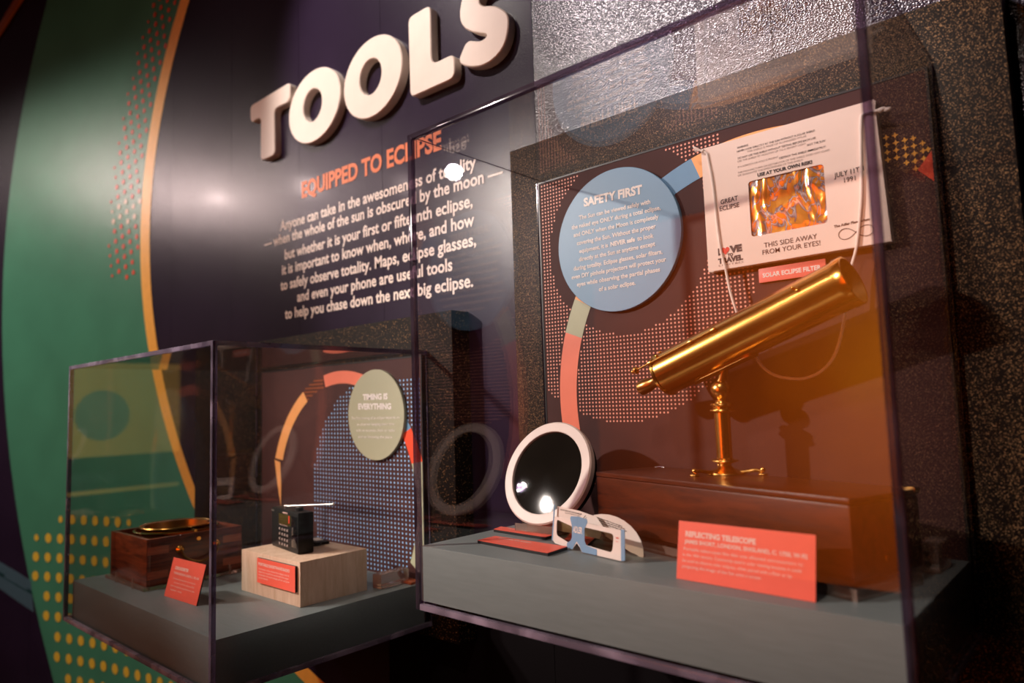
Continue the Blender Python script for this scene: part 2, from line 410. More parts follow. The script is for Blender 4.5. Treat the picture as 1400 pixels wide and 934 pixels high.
def ribbon(name, fl, fr, z0, z1, mat_, off=.0012, nz=60, kind=None):
    """printed band on the wall between s=fl(z) and s=fr(z)"""
    v = []; f = []; ns = 30
    for i in range(nz + 1):
        z = z0 + (z1 - z0) * i / nz; a, b = fl(z), fr(z)
        for k in range(ns + 1): v.append(WP(a + (b - a) * k / ns, z, off))
    for i in range(nz):
        for k in range(ns):
            q = i * (ns + 1) + k; f.append([q, q + 1, q + ns + 2, q + ns + 1])
    return flat(name, v, f, mat_, wall, kind)
def cl(cx, cz, r):
    return lambda z: cx - math.sqrt(max(1e-6, r * r - (z - cz) ** 2))
arc_o = cl(-.65, 1.34, 1.996); arc_i = cl(-.62, 1.32, 1.939)
green_l = cl(.92, 1.20, 4.779)
ribbon('green_field', green_l, arc_o, -.645, 3.3, M_green, nz=90)
ribbon('green_field', green_l, lambda z: max(green_l(z) + .02, -.8), -1.12, -.6455, M_green, nz=6)
ribbon('orange_arc', arc_o, arc_i, -.55, 3.2, M_orange, .0014, 90)
v = []; f = []
for i in range(31):
    a = PI + PI * .27 + i / 30 * PI * .22
    v += [WP(-.65 + 1.996 * math.cos(a), 1.34 + 1.996 * math.sin(a), .0013), WP(-.62 + 1.925 * math.cos(a), 1.32 + 1.925 * math.sin(a), .0015)]
for i in range(30): f.append([2 * i, 2 * i + 1, 2 * i + 3, 2 * i + 2])
flat('orange_arc', v, f, M_orange, wall)
# grey-blue band and rust line at far left
def band(pts, mat_, name, off=.0013):
    flat(name, [WP(*p, off) for p in pts], [list(range(len(pts)))], mat_, wall)
band([(-4.1, -.30), (-4.1, -.43), (-3.80, -.533), (-3.66, -.59), (-3.515, -.64), (-3.545, -.475), (-3.66, -.435), (-3.807, -.385)], M_blueg, 'grey_blue_band')
band([(-4.1, -.345), (-4.1, -.365), (-3.80, -.463), (-3.66, -.51), (-3.53, -.55), (-3.535, -.527), (-3.66, -.487), (-3.80, -.44)], M_teal, 'teal_line', .0018)
band([(-4.25, 2.45), (-4.1, 2.61), (-3.958, 2.746), (-3.78, 2.925), (-3.5, 3.15), (-3.53, 3.19), (-3.84, 2.965), (-3.99, 2.80), (-4.13, 2.65), (-4.28, 2.49)], M_rust, 'rust_line')
def dots(name, pts, mat_, off=.0034, n=12, fn=WP, parent=wall, sx=1.0):
    v = []; f = []
    for s_, z, r in pts:
        k = len(v)
        for i in range(n):
            a = 2 * PI * i / n + (PI / 4 if n == 4 else 0); v.append(fn(s_ + r * sx * math.cos(a), z + r * math.sin(a), off))
        f.append(list(range(k, k + n)))
    return flat(name, v, f, mat_, parent, 'stuff')
yd = []
for i in range(-8, 16):
    for j in range(-14, 6):
        s_ = -3.508 + .1005 * i; z = -.24 + .1025 * j + (.002 * i)
        d = math.hypot(s_ + 3.0, z + .80)
        if d < .775 and s_ > green_l(z) + .04 and s_ < arc_o(max(z, -.6)) - .03:
            yd.append((s_, z, .026 if d < .72 else .018))
dots('yellow_dots', yd, M_yell)
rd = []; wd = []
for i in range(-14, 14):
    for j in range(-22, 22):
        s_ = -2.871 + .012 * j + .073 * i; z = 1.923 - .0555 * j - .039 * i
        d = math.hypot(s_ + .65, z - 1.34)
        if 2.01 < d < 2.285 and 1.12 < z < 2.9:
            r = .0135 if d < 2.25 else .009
            (wd if 1.41 < z < 1.535 else rd).append((s_, z, r * (1.1 if 1.41 < z < 1.535 else 1)))  # dots in this band get the wall highlight as a paler colour
dots('red_dots', rd, M_red); dots('glare_dots', wd, M_glare)
# printed words
T = TX(lambda u, z: WP(u, z, .0014))
T.line('EQUIPPED TO ECLIPSE', -1.224, -.434, 1.223, .058, 1.203, bold=.035).build(M_headt, wall)
T = TX(lambda u, z: WP(u, z, .0014))
for t_, a, b, z0, z1 in (
    ('Anyone can take in the awesomeness of totality', -1.382, -.286, 1.123, 1.105),
    ('\u2014 when the whole of the sun is obscured by the moon \u2014', -1.504, -.182, 1.072, 1.050),
    ('but whether it is your first or fifteenth eclipse,', -1.348, -.305, 1.002, .992),
    ('it is important to know when, where, and how', -1.368, -.30, .944, .933),
    ('to safely observe totality. Maps, eclipse glasses,', -1.379, -.295, .883, .873),
    ('and even your phone are useful tools', -1.259, -.398, .823, .814),
    ('to help you chase down the next big eclipse.', -1.347, -.312, .766, .753)):
    T.line(t_, a, b, z0, .038, z1, bold=.022)
T.build(M_text, wall)

# rest of the room
def shell(name, x0, x1, y0, y1, z0, z1, mat_): return MB().box(x0, x1, y0, y1, z0, z1).build(name, mat_, kind='structure')
M_room = mat('dark_gallery_paint', (.020, .012, .012), .8)
M_carpet = mat('dark_carpet', (.018, .013, .014), .9, bump=(300, .6, 2, 'NOISE', .004))
shell('floor', -8, 4, -5.6, .14, -1.20, -1.15, M_carpet)
shell('ceiling', -8, 4, -5.6, .14, 3.6, 3.65, M_room)
shell('wall_front', -8, 4, -5.65, -5.6, -1.15, 3.6, M_room)
shell('wall_left', -8.05, -8, -5.6, .14, -1.15, 3.6, M_room)
shell('wall_right', 4, 4.05, -5.6, .14, -1.15, 3.6, M_room)

# ------------------------------------------------------------------ raised letters T O O L S
def letter(ch, outer, holes=(), cx=0):
    cxm = sum(p[0] for p in outer) / len(outer); czm = min(p[1] for p in outer)
    names = {'T': 'raised cream letter T, first letter of the heading on the dark wall',
             'O1': 'raised cream letter O right after the T, smaller-looking of the two',
             'O2': 'raised cream letter O just before the L in the wall heading',
             'L': 'raised cream letter L between the second O and the S',
             'S': 'raised cream letter S, last letter of the heading, cut by the photo top'}
    mb = MB(); D0, D1 = -.030, -.0005
    if holes:
        h = holes[0]; n = len(outer); b = .003
        def off(ring, d):
            c = Vector((sum(p[0] for p in ring) / len(ring), sum(p[1] for p in ring) / len(ring)))
            return [tuple(Vector(p) + (Vector(p) - c).normalized() * d) for p in ring]
        rings = [(outer, D1), (outer, D0 + b), (off(outer, -b), D0), (off(h, b), D0), (h, D0 + b), (h, D1)]
        v = []; f = []
        for rg, y in rings: v += [(p[0] - cxm, y, p[1] - czm) for p in rg]
        for k in range(5):
            for i in range(n): f.append([k * n + i, k * n + (i + 1) % n, (k + 1) * n + (i + 1) % n, (k + 1) * n + i])
        for i in range(n): f.append([5 * n + i, 5 * n + (i + 1) % n, (i + 1) % n, i])
        mb.add(v, f)
    else:
        mb.prism([(p[0] - cxm, p[1] - czm) for p in outer], D0, D1, b=.003)
    o = mb.build('wall_letter', M_letter, loc=(cxm, YW, czm), sharp=18)
    prop(o, names[ch], 'letter', 'raised letters of the wall heading')
letter('T', round_poly([(-1.570, 1.690), (-1.566, 1.612), (-1.483, 1.616), (-1.483, 1.428), (-1.372, 1.426), (-1.378, 1.616), (-1.262, 1.611), (-1.258, 1.690)], .026))
def ell(cx, cz, a, b, n=56): return [(cx + a * math.cos(2 * PI * i / n), cz + b * math.sin(2 * PI * i / n)) for i in range(n)]
letter('O1', ell(-1.096, 1.541, .172, .139), [ell(-1.104, 1.545, .062, .062)])
letter('O2', ell(-.742, 1.530, .162, .140), [ell(-.750, 1.534, .060, .062)])
letter('L', round_poly([(-.548, 1.664), (-.545, 1.393), (-.338, 1.389), (-.338, 1.466), (-.440, 1.468), (-.440, 1.664)], .026))
letter('S', round_poly([(-.301, 1.619), (-.312, 1.587), (-.310, 1.555), (-.292, 1.526), (-.257, 1.500), (-.208, 1.477), (-.201, 1.471), (-.209, 1.464), (-.232, 1.463),
    (-.276, 1.482), (-.291, 1.478), (-.317, 1.443), (-.317, 1.428), (-.296, 1.411), (-.261, 1.394), (-.215, 1.384), (-.169, 1.391), (-.135, 1.413), (-.120, 1.449),
    (-.116, 1.485), (-.126, 1.510), (-.152, 1.534), (-.174, 1.549), (-.214, 1.564), (-.226, 1.576), (-.229, 1.588), (-.220, 1.600), (-.190, 1.603), (-.152, 1.588),
    (-.138, 1.600), (-.118, 1.645), (-.125, 1.665), (-.160, 1.688), (-.205, 1.695), (-.250, 1.688), (-.285, 1.660)], .02, 2))

# ------------------------------------------------------------------ mounting boards (speckled)
o = MB().box(-.8155, .8155, 0, .0695, 0, .93, .001).build('mounting_board', M_slab2, loc=(-1.1495, 0, -.25))
prop(o, 'low speckled black board on the wall behind the left display case', 'board')
o = MB().box(-.548, .548, 0, .0695, 0, 1.182, .001).build('mounting_board', M_slab, loc=(.457, 0, -.10))
prop(o, 'tall speckled black board on the wall behind the right display case', 'board')

# ------------------------------------------------------------------ display cases
def vitrine(x0, x1, y0, z0, z1, label, thin=(True, True), t=.0115, M_edge=M_edge):
    w = x1 - x0; d = -y0; h = z1 - z0
    root = empty('display_case', ((x0 + x1) / 2, y0 / 2, z0), label=label, cat='display case')
    hx, hy = w / 2, d / 2
    def P_(name, a, b, c, e, f_, g, m_, bev=0): return MB().box(a, b, c, e, f_, g, bev).build(name, m_, root)
    P_('front_pane', -hx + t, hx - t, -hy, -hy + t * .6, t, h - t, M_acr)
    for s_, th_ in ((-1, thin[0]), (1, thin[1])):
        tt = .0016 if th_ else t
        a, b = (-hx, -hx + t) if s_ < 0 else (hx - t, hx)
        P_('side_pane', -hx if s_ < 0 else hx - t * .6, -hx + t * .6 if s_ < 0 else hx, -hy + t, hy - .001, t, h - tt, M_acr)
        P_('corner_post', a, b, -hy, -hy + t, 0, h, M_edge, .0012)
        if s_ < 0: P_('top_rail', -hx, -hx + tt, -hy + t, hy - .001, h - tt, h, M_edge)
        else: P_('top_rail', hx - tt, hx, -hy + t, hy - .001, h - tt, h, M_edge)
        P_('bottom_rail', a, b, -hy + t, hy - .001, 0, t, M_edgeb, .0012)
        P_('back_post', -hx if s_ < 0 else hx - .0016, -hx + .0016 if s_ < 0 else hx, hy - .005, hy - .001, t, h - t, M_edge)
    P_('top_pane', -hx + (.0016 if thin[0] else t), hx - (.0016 if thin[1] else t), -hy + t, hy - .001, h - t * .6, h, M_acr)
    P_('top_rail', -hx + t, hx - t, -hy, -hy + t, h - t, h, M_edge, .0012)
    P_('bottom_rail', -hx + t, hx - t, -hy, -hy + t, 0, t, M_edgeb, .0012)
    return root
vitrine(0.0, .90, -.4351, 0.0, .9825, 'taller clear acrylic display case at right holding the brass telescope')
vitrine(-1.4314, -.4417, -.6452, -.2178, .571, 'lower clear acrylic display case at left holding the radio and wooden box', (True, False), M_edge=M_edge2)
# plinths
pr = MB().box(-.4415, .4415, -.4165, 0, 0, .107, .0012).build('plinth', M_plinth, loc=(.45, -.0125, .017))
prop(pr, 'grey-green plinth under the telescope box in the right case', 'plinth')
pl = MB().box(-.4755, .4755, -.6125, 0, 0, .127, .0012).build('plinth', M_plinth, loc=(-.9365, -.0125, -.2254))
prop(pl, 'grey-green plinth under the radio in the left case', 'plinth')
ZR, ZL = .124, -.0984

# ------------------------------------------------------------------ graphic panel, right case
def yplane(y): return lambda x, z, off=0.0: (x, y - off, z)
def graphic_panel(x0, x1, z0, z1, label):
    root = empty('graphic_panel', ((x0 + x1) / 2, 0, z0), label=label, cat='panel')
    w = (x1 - x0) / 2; h = z1 - z0
    MB().box(-w + .004, w - .004, -.0115, -.0002, .004, h - .004).build('print_sheet', M_panel, root)
    fr = MB()
    fr.box(-w, -w + .004, -.0125, -.0002, 0, h); fr.box(w - .004, w, -.0125, -.0002, 0, h)
    fr.box(-w + .004, w - .004, -.0125, -.0002, 0, .004); fr.box(-w + .004, w - .004, -.0125, -.0002, h - .004, h)
    fr.build('black_frame', M_black, root, label='thin black frame')
    cx = (x0 + x1) / 2
    fn = lambda x, z, off=0.0: (x - cx, -.0115 - off, z - z0)
    return root, fn
gp, F = graphic_panel(.011, .893, .03, .968, 'plum-brown graphic panel with pink dots behind the brass telescope')
def ringseg(name, fn, co, ro, ci, ri, a0, a1, mat_, parent, off=.0009, n=20, clip=None):
    v = []; f = []
    for i in range(n + 1):
        a = R_(a0 + (a1 - a0) * i / n)
        p = (co[0] + ro * math.cos(a), co[1] + ro * math.sin(a)); q = (ci[0] + ri * math.cos(a), ci[1] + ri * math.sin(a))
        if clip: p = clip(p); q = clip(q)
        v += [fn(*p, off), fn(*q, off)]
    for i in range(n): f.append([2 * i, 2 * i + 1, 2 * i + 3, 2 * i + 2])
    return flat(name, v, f, mat_, parent)
CO, RO, CI, RI = (.5789, .4192), .5204, (.5858, .4139), .4769
def ang(x, z): return math.degrees(math.atan2(z - .4165, x - .582))
for a0, a1, m_ in ((90, ang(.449, .896), M_peach), (ang(.449, .896), ang(.27, .80), M_blue), (150, ang(.140, .641), M_peach), (ang(.140, .641), ang(.108, .566), M_sage), (ang(.108, .566), 205, M_coral)):
    ringseg('ring_segment', F, CO, RO, CI, RI, a0, a1, m_, gp)
ringseg('ring_segment', F, CO, RO, CI, RI, 70, 90, M_peach, gp)
v = [F(.8649, .7886, .0009), F(.8971, .8279, .0009), F(.8885, .7620, .0009)]
flat('vermilion_wedge', [F(.8649, .7886, .0009), F(.8885, .8175, .0009), F(.8885, .7630, .0009)], [[0, 1, 2]], M_tri, gp)
pd = []
px, pz = .0094, .0088
for i in range(0, 66):
    for j in range(0, 110):
        x = .0235 + px * i; z = .05 + pz * j + .0000 * i
        if x > .886 or z > .958: continue
        dS = math.hypot(x - .2615, z - .7746); dD = math.hypot(x - .2377, z - .6854)
        dr = math.hypot(x - CO[0], z - CO[1]); di = math.hypot(x - CI[0], z - CI[1])
        onring = dr < RO + .003 and di > RI - .003
        if onring or dS < .217: continue
        inside = (dD < .3315 and x < .5727)
        topband = x < .505 and z > .72 and dr > RO and dD < .42
        if inside or topband: pd.append((x, z, .0025))
dots('pink_dots', pd, M_pink, .0007, 6, F, gp)
sv = []; sf = []
def star(x, z, r, q=.42):
    k = len(sv)
    for i in range(8):
        a = PI / 4 * i; rr = r if i % 2 == 0 else r * q; sv.append(F(x + rr * math.cos(a), z + rr * math.sin(a), .0009))
    sf.append(list(range(k, k + 8)))
for i, (x, z0_, n) in enumerate(((.820, .860, 4), (.8345, .860, 4), (.849, .847, 4), (.8625, .8465, 5), (.876, .834, 3), (.8835, .821, 1))):
    for k in range(n): star(x, z0_ - .0137 * k, .0058)
flat('orange_stars', sv, sf, M_star, gp, 'stuff')

def round_sign(c, r, y, mat_, label):
    o = empty('round_sign', (c[0], y, c[1] - r), label=label, cat='sign')
    pr_ = [(0, .0), (r - .001, .0), (r, .001), (r, .0098), (0, .0098)]
    M = Matrix.Translation((0, -.0115 - .0104, r)) @ Matrix.Rotation(-PI / 2, 4, 'X')
    MB().lathe(pr_, 96, M).build('disc', mat_, o)
    return o, (lambda u, z: (u - c[0], -.0115 - .0112, z - (c[1] - r)))
sg, G = round_sign((.245, .7768), .1677, 0, M_disc, 'round sky-blue sign headed SAFETY FIRST on the right panel')
T = TX(G); T.line('SAFETY FIRST', .160, .322, .873, .019, .869, bold=.045)
for t_, a, b, z0_, z1_ in (
    ('The Sun can be viewed safely with', .144, .341, .8435, .841), ('the naked eye ONLY during a total eclipse,', .121, .366, .824, .822),
    ('and ONLY when the Moon is completely', .126, .360, .804, .803), ('covering the Sun. Without the proper', .135, .352, .7825, .783),
    ('equipment, it is', .141, .224, .762, .7625), ('to look', .303, .345, .763, .763), ('directly at the Sun at anytime except', .139, .348, .742, .744),
    ('during totality. Eclipse glasses, solar filters,', .122, .365, .722, .7235), ('even DIY pinhole projectors will protect your', .115, .373, .7015, .705),
    ('eyes while observing the partial phases', .130, .357, .682, .685), ('of a solar eclipse.', .193, .293, .662, .664)):
    T.line(t_, a, b, z0_, .0098, z1_, bold=.026)
T.line('NEVER safe', .231, .297, .7625, .0098, .763, bold=.04)
T.build(M_white, sg)

# ------------------------------------------------------------------ graphic panel, left case
gl_, F2 = graphic_panel(-1.380, -.4545, -.205, .5585, 'plum-brown graphic panel with blue dots behind the portable radio')
CO2, RO2, CI2, RI2 = (-.8651, .102), .4326, (-.8647, .1124), .3799
def ang2(x, z): return math.degrees(math.atan2(z - .107, x + .865))
def mk(a0, a1, m_, off=.0009): ringseg('ring_segment', F2, CO2, RO2, CI2, RI2, a0, a1, m_, gl_, off, clip=lambda p: (min(p[0], -.4565), p[1]))
mk(48, 103, M_coral); mk(121, 162, M_peach)
mk(34, 50, M_blue); mk(19.5, 34, M_tri); mk(-25, 19.5, M_sage)
# hatched segment
hv = []; hf = []
for k in range(9):
    z = .405 + .0125 * k
    a = -.865 - math.sqrt(max(0, RO2 ** 2 - (z - .102) ** 2)); 
    b_ = -.865 - math.sqrt(max(0, RI2 ** 2 - (z - .1124) ** 2)) if abs(z - .1124) < RI2 else -.965
    lo = -.865 + (z - .107) / math.tan(R_(121)); hi = -.865 + (z - .107) / math.tan(R_(104))
    a = max(a, lo); b_ = min(b_, hi)
    if b_ > a: q = len(hv); hv += [F2(a, z, .0009), F2(b_, z, .0009), F2(b_, z + .006, .0009), F2(a, z + .006, .0009)]; hf.append([q, q + 1, q + 2, q + 3])
flat('hatched_segment', hv, hf, M_rust, gl_, 'stuff')
flat('ring_segment', [F2(-1.282, .23, .0009), F2(-1.243, .222, .0009), F2(-1.236, .14, .0009), F2(-1.239, .062, .0009), F2(-1.262, .14, .0009)], [[0, 1, 2, 3, 4]], M_peach, gl_)
bd_ = []
for i in range(-26, 14):
    for j in range(-20, 28):
        x = -.640 + .0172 * i; z = .1259 + .0134 * j
        if x > -.460 or z > .515 or z < -.095: continue
        if math.hypot(x + .641, z - .1259) > .392 and not (x > -.641 and z > .30): continue
        dr = math.hypot(x - CO2[0], z - CO2[1]); di = math.hypot(x - CI2[0], z - CI2[1])
        if dr < RO2 + .002 and di > RI2 - .002 and (z > .38 or z < .345 or 1): continue
        bd_.append((x, z, .0035))
dots('blue_dots', bd_, M_lblue, .0007, 6, F2, gl_)
sg2, G2 = round_sign((-.6664, .3861), .1413, 0, M_discg, 'round sage-green sign headed TIMING IS EVERYTHING on the left panel')
T = TX(G2); T.line('TIMING IS', -.727, -.602, .434, .017, .433, bold=.045); T.line('EVERYTHING', -.752, -.585, .405, .017, .402, bold=.045)
for t_, a, b, z0_ in (('The first viewing of an eclipse depends on', -.789, -.547, .3725), ('an observer keeping exact time', -.760, -.572, .353), ('with an accurate clock or radio', -.764, -.570, .334), ('and on knowing the place', -.754, -.583, .3135)):
    T.line(t_, a, b, z0_, .0085)
T.build(M_white, sg2)

# ------------------------------------------------------------------ solar eclipse card with cord
card = empty('eclipse_viewer_card', (.647, -.0125, .664), label='cream eclipse viewer card with orange foil window hung on the right panel', cat='card')
def K(u, z, off=0.0): return (u - .647, -.0215 - off, z - .664)
def Kv(p, off=0.0): return K(p[0], p[1], off)
# face sheet with a window: frame made of four pieces merged as one outline strip
outer = [(.4755, .664), (.820, .667), (.8105, .9275), (.4745, .9265)]
win = rrect(.571, .7165, .7205, .833, .006, 4)
bm = bmesh.new()
def loop(bm, pts, y):
    vs_ = [bm.verts.new(K(p[0], p[1], y)) for p in pts]; return vs_, [bm.edges.new((vs_[i], vs_[(i + 1) % len(vs_)])) for i in range(len(vs_))]
v1, e1 = loop(bm, outer, 0); v2, e2 = loop(bm, win, 0)
bmesh.ops.triangle_fill(bm, edges=e1 + e2, use_beauty=True)
ext = bmesh.ops.extrude_face_region(bm, geom=bm.faces[:])
for g in ext['geom']:
    if isinstance(g, bmesh.types.BMVert): g.co.y += .0012
me = bpy.data.meshes.new('card_sheet'); bmesh.ops.recalc_face_normals(bm, faces=bm.faces[:]); bm.to_mesh(me); bm.free(); me.materials.append(M_card)
o = bpy.data.objects.new('card_sheet', me); C.objects.link(o); o.parent = card
MB().prism([(p[0] - .647, p[1] - .664) for p in outer], -.0130, -.0005 - .0005).build('card_backing', M_card, card)
# foil
fv = []; ff = []; NX, NZ = 70, 56
for j in range(NZ + 1):
    for i in range(NX + 1):
        x = .5715 + .1445 * i / NX; z = .721 + .1115 * j / NZ
        q = Vector((x * 24, z * 15, 3.1)); q2 = Vector((x * 50, z * 40, 7.7))
        a = 1 - abs(noise.noise(q + Vector((noise.noise(q * .7) * 1.4, noise.noise(q * .8 + Vector((5, 1, 2))), 0)))) * 2.2
        h = a * .0075 + (1 - abs(noise.noise(q2)) * 2) * .0011
        fv.append((x - .647, -.0166 - h * .42, z - .664))
for j in range(NZ):
    for i in range(NX): k = j * (NX + 1) + i; ff.append([k, k + 1, k + NX + 2, k + NX + 1])
fo = MB().add(fv, ff, True).build('foil_window', M_foil, card, sharp=60, label='crumpled orange metallic foil')
for p in fo.data.polygons: p.use_smooth = True
# card print
T = TX(lambda u, z: K(u, z, .0006))
T.line('WARNING', .553, .576, .906, .0038, bold=.012); T.line('NEVER LOOK DIRECTLY AT THE SUN WITHOUT A SOLAR SHIELD', .552, .706, .8985, .0038, bold=.005)
T.line('DO NOT USE THIS SHIELD WITHOUT TESTING BEFORE EACH USE', .553, .706, .884, .0038, bold=.005); T.line('NOT THE SUN!', .690, .723, .874, .0038, bold=.005)
T.line('DESTROY THIS SHIELD IMMEDIATELY!', .636, .723, .8625, .0038, bold=.005); T.line('USE AT YOUR OWN RISK!', .591, .697, .8385, .0062, bold=.05)
T.line('GREAT', .511, .548, .7995, .0092, .801, bold=.015); T.line('ECLIPSE', .508, .550, .786, .0092, .7865, bold=.015)
T.line('JULY 11TH', .734, .785, .801, .0090, .8025, bold=.01); T.line('1991', .7505, .770, .7885, .0085, bold=.01)
T.line('THIS SIDE AWAY', .595, .696, .6945, .0092, bold=.002); T.line('FROM YOUR EYES!', .591, .701, .6808, .0092, bold=.002)
T.line('L', .499, .506, .6955, .0125, bold=.07); T.line('VE', .524, .550, .6965, .0125, bold=.07)
T.line('TO', .519, .5305, .6895, .0055, bold=.05); T.line('TRAVEL', .498, .551, .6775, .0098, .6785, bold=.06)
T.line('The Adler Planetarium', .727, .788, .7085, .0045, .711, bold=.03)
T.build(M_ink, card)
T = TX(lambda u, z: K(u, z, .0006))
T.line('THIS SHIELD IS MADE OF ALUMINIZED MYLAR', .573, .690, .8925, .0036); T.line('USE THE SHIELD BY HOLDING UP TO A BRIGHT LIGHT', .552, .688, .878, .0036)
T.line('IF A SCRATCH OR HOLE IS PRESENT', .552, .634, .866, .0036); T.line('THE MANUFACTURER OR DISTRIBUTOR OF THIS SHIELD DOES NOT CLAIM', .551, .729, .8545, .0036)
T.line('OR GUARANTEE THE EFFECTIVENESS OF THIS SHIELD', .551, .680, .8485, .0036); T.line('LIMITED', .499, .551, .6715, .0035)
T.build(M_inkg, card)
hp = []
for i in range(28):
    t = 2 * PI * i / 28; hp.append((.5152 + .00056 * 16 * math.sin(t) ** 3 * .95, .7025 + .00056 * (13 * math.cos(t) - 5 * math.cos(2 * t) - 2 * math.cos(3 * t) - math.cos(4 * t))))
flat('printed_heart', [K(*p, .0008) for p in hp], [list(range(28))], M_heart, card)
ip = []
for i in range(49):
    t = 2 * PI * i / 48; d = 1 + math.sin(t) ** 2; ip.append((.7635 + .0295 * math.cos(t) / d, .6935 + .028 * math.sin(t) * math.cos(t) / d))
iv = []; jf = []
for i, p in enumerate(ip[:-1]):
    a = Vector(p); b = Vector(ip[i + 1]); n = (b - a).normalized(); n = Vector((-n.y, n.x)) * .0006; q = len(iv)
    iv += [K(*(a + n), .0008), K(*(b + n), .0008), K(*(b - n), .0008), K(*(a - n), .0008)]; jf.append([q, q + 1, q + 2, q + 3])
flat('printed_loop_sign', iv, jf, M_ink, card)
def cat(pts, n=6):
    out = []; P = [Vector(p) for p in pts]; P = [2 * P[0] - P[1]] + P + [2 * P[-1] - P[-2]]
    for i in range(1, len(P) - 2):
        for k in range(n):
            t = k / n; out.append(.5 * ((2 * P[i]) + (P[i + 1] - P[i - 1]) * t + (2 * P[i - 1] - 5 * P[i] + 4 * P[i + 1] - P[i + 2]) * t * t + (3 * P[i] - P[i - 1] - 3 * P[i + 1] + P[i + 2]) * t ** 3))
    out.append(P[-2]); return out
cp = [(.477, .922, .002), (.487, .914, -.001), (.4895, .904, -.001), (.497, .845, -.0012), (.501, .767, -.0012), (.5065, .703, -.0012), (.515, .662, .001), (.522, .6175, .002), (.533, .577, .004), (.546, .530, .005), (.566, .486, .006), (.581, .460, .006), (.604, .443, .006), (.636, .435, .006), (.665, .436, .006),
      (.694, .450, .006), (.718, .481, .006), (.737, .545, .005), (.750, .620, .003), (.763, .663, .001), (.773, .72, 0), (.779, .768, 0), (.783, .84, 0), (.787, .895, -.0005), (.792, .905, -.001), (.806, .905, .001), (.818, .903, .002)]
cord = MB().tube([K(x, z, .0032 + o_) for x, z, o_ in cat(cp, 5)], .0027, 8)
for k in range(7):   # frayed end at the left knot
    cord.tube([K(.479, .921, .004), K(.470 - .001 * k, .927 + .0016 * k - .004, .006 + .001 * (k % 3)), K(.4635 - .0008 * k, .9285 + .0022 * k - .006, .004 + .0015 * (k % 2))], .0009, 5)
cord.ball(K(.480, .9205, .004), .0042); cord.ball(K(.8225, .9035, .004), .0050, sq=(1.6, 1, .9)); cord.ball(K(.832, .901, .004), .0045, sq=(1.5, 1, .9))
cord.build('neck_cord', M_cord, card, label='white cotton cord looping below the card')
lb = MB().box(-.0643, .0643, -.0050, 0, 0, .0285, .0004).build('caption_strip', M_redpink, loc=(.6382, -.0128, .629))
prop(lb, 'coral pink strip reading SOLAR ECLIPSE FILTER below the cream card', 'label')
T = TX(lambda u, z: (u - .6382, -.0054, z - .629)); T.line('SOLAR ECLIPSE FILTER', .582, .694, .6385, .0082, bold=.03).build(M_white, lb)

# ------------------------------------------------------------------ telescope box on acrylic riser
th = math.atan2(-.3486 + .1704, .8119 - .2675); L_ = .573; bxd = .165
tb = empty('telescope_box', (.2675, -.1704, .146), th, 'long polished mahogany box under the brass telescope', 'box')
MB().box(0, L_, 0, bxd, 0, .1035, .003).build('body', M_maho, tb)
MB().box(-.0008, L_ + .0008, -.0008, bxd + .0008, .1043, .1133, .0025).build('lid', M_maho, tb)
MB().box(L_ - .02, L_ + .0025, bxd - .012, bxd + .002, .108, .1155, .001).build('hinge', M_brassd, tb)
MB().box(L_ + .0008, L_ + .0030, .070, .078, .02, .028, .001).build('hook', M_brass, tb)
MB().tube([(.045, .12, .1165), (.055, .125, .118), (.068, .127, .1165)], .0016, 6).build('lid_catch', M_chrome, tb)
rs = empty('acrylic_riser', (.2675, -.1704, .124), th, 'low clear acrylic riser under the mahogany telescope box', 'riser')
MB().box(.002, L_ + .010, -.012, .150, .0172, .0218, .0008).build('top_sheet', M_acr, rs)
for a, b, c, e in ((.004, L_ + .008, -.010, -.006), (L_ + .004, L_ + .008, -.006, .146), (.004, .008, -.006, .146)):
    MB().box(a, b, c, e, 0, .0170).build('side_sheet', M_block, rs)

# ------------------------------------------------------------------ brass telescope
TA = R_(-4)
tel = empty('reflecting_telescope', (.5223, -.1085, .2597), TA, 'polished brass reflecting telescope on a pillar stand', 'telescope')
def loc_pt(p):   # world -> telescope local
    d = Vector(p) - Vector((.5223, -.1085, .2597)); c, s_ = math.cos(-TA), math.sin(-TA)
    return Vector((d.x * c - d.y * s_, d.x * s_ + d.y * c, d.z))
E0 = loc_pt((.3954, -.0996, .4536)); E1 = loc_pt((.7788, -.1264, .5939)); E0.y = 0; E1.y = 0
ax = (E1 - E0).normalized(); LT = (E1 - E0).length
zax = ax; xax = Vector((0, 1, 0)).cross(zax).normalized(); yax = zax.cross(xax)
MT = Matrix((xax, yax, zax)).transposed().to_4x4(); MT.translation = E0     # local z = tube axis
r = .0435
prof = [(r * .30, -.004), (r * .78, -.003), (r * .93, 0), (r * 1.035, .001), (r * 1.045, .006), (r * 1.0, .008), (r * 1.0, LT - .018), (r * 1.03, LT - .016), (r * 1.03, LT - .001), (r * 1.0, LT), (r * .955, LT), (r * .955, LT - .002)]
MB().lathe(prof, 72, MT).build('tube', M_brass, tel, sharp=40)
MB().lathe([(r * .95, LT - .001), (r * .93, LT - .02), (r * .93, .05), (.0001, .05)], 56, MT).build('tube_lining', M_inner, tel)
MB().lathe([(r * .31, 0), (r * .34, -.006), (r * .30, -.010), (r * .27, -.026), (r * .33, -.034), (r * .36, -.050), (r * .34, -.058), (r * .2, -.064), (.0008, -.064)], 32, MT @ Matrix.Translation((.006, -.006, 0))).build('eyepiece', M_brassd, tel)
fr = MB(); 
MK = MT @ Matrix.Translation((-.024, -.0405, 0))
fr.tube([(0, 0, -.030), (0, 0, .165)], .0021, 8, MK)
fr.ball((0, 0, -.032), .0085, MK, (1, 1, .6)); fr.ball((0, 0, -.041), .0042, MK)
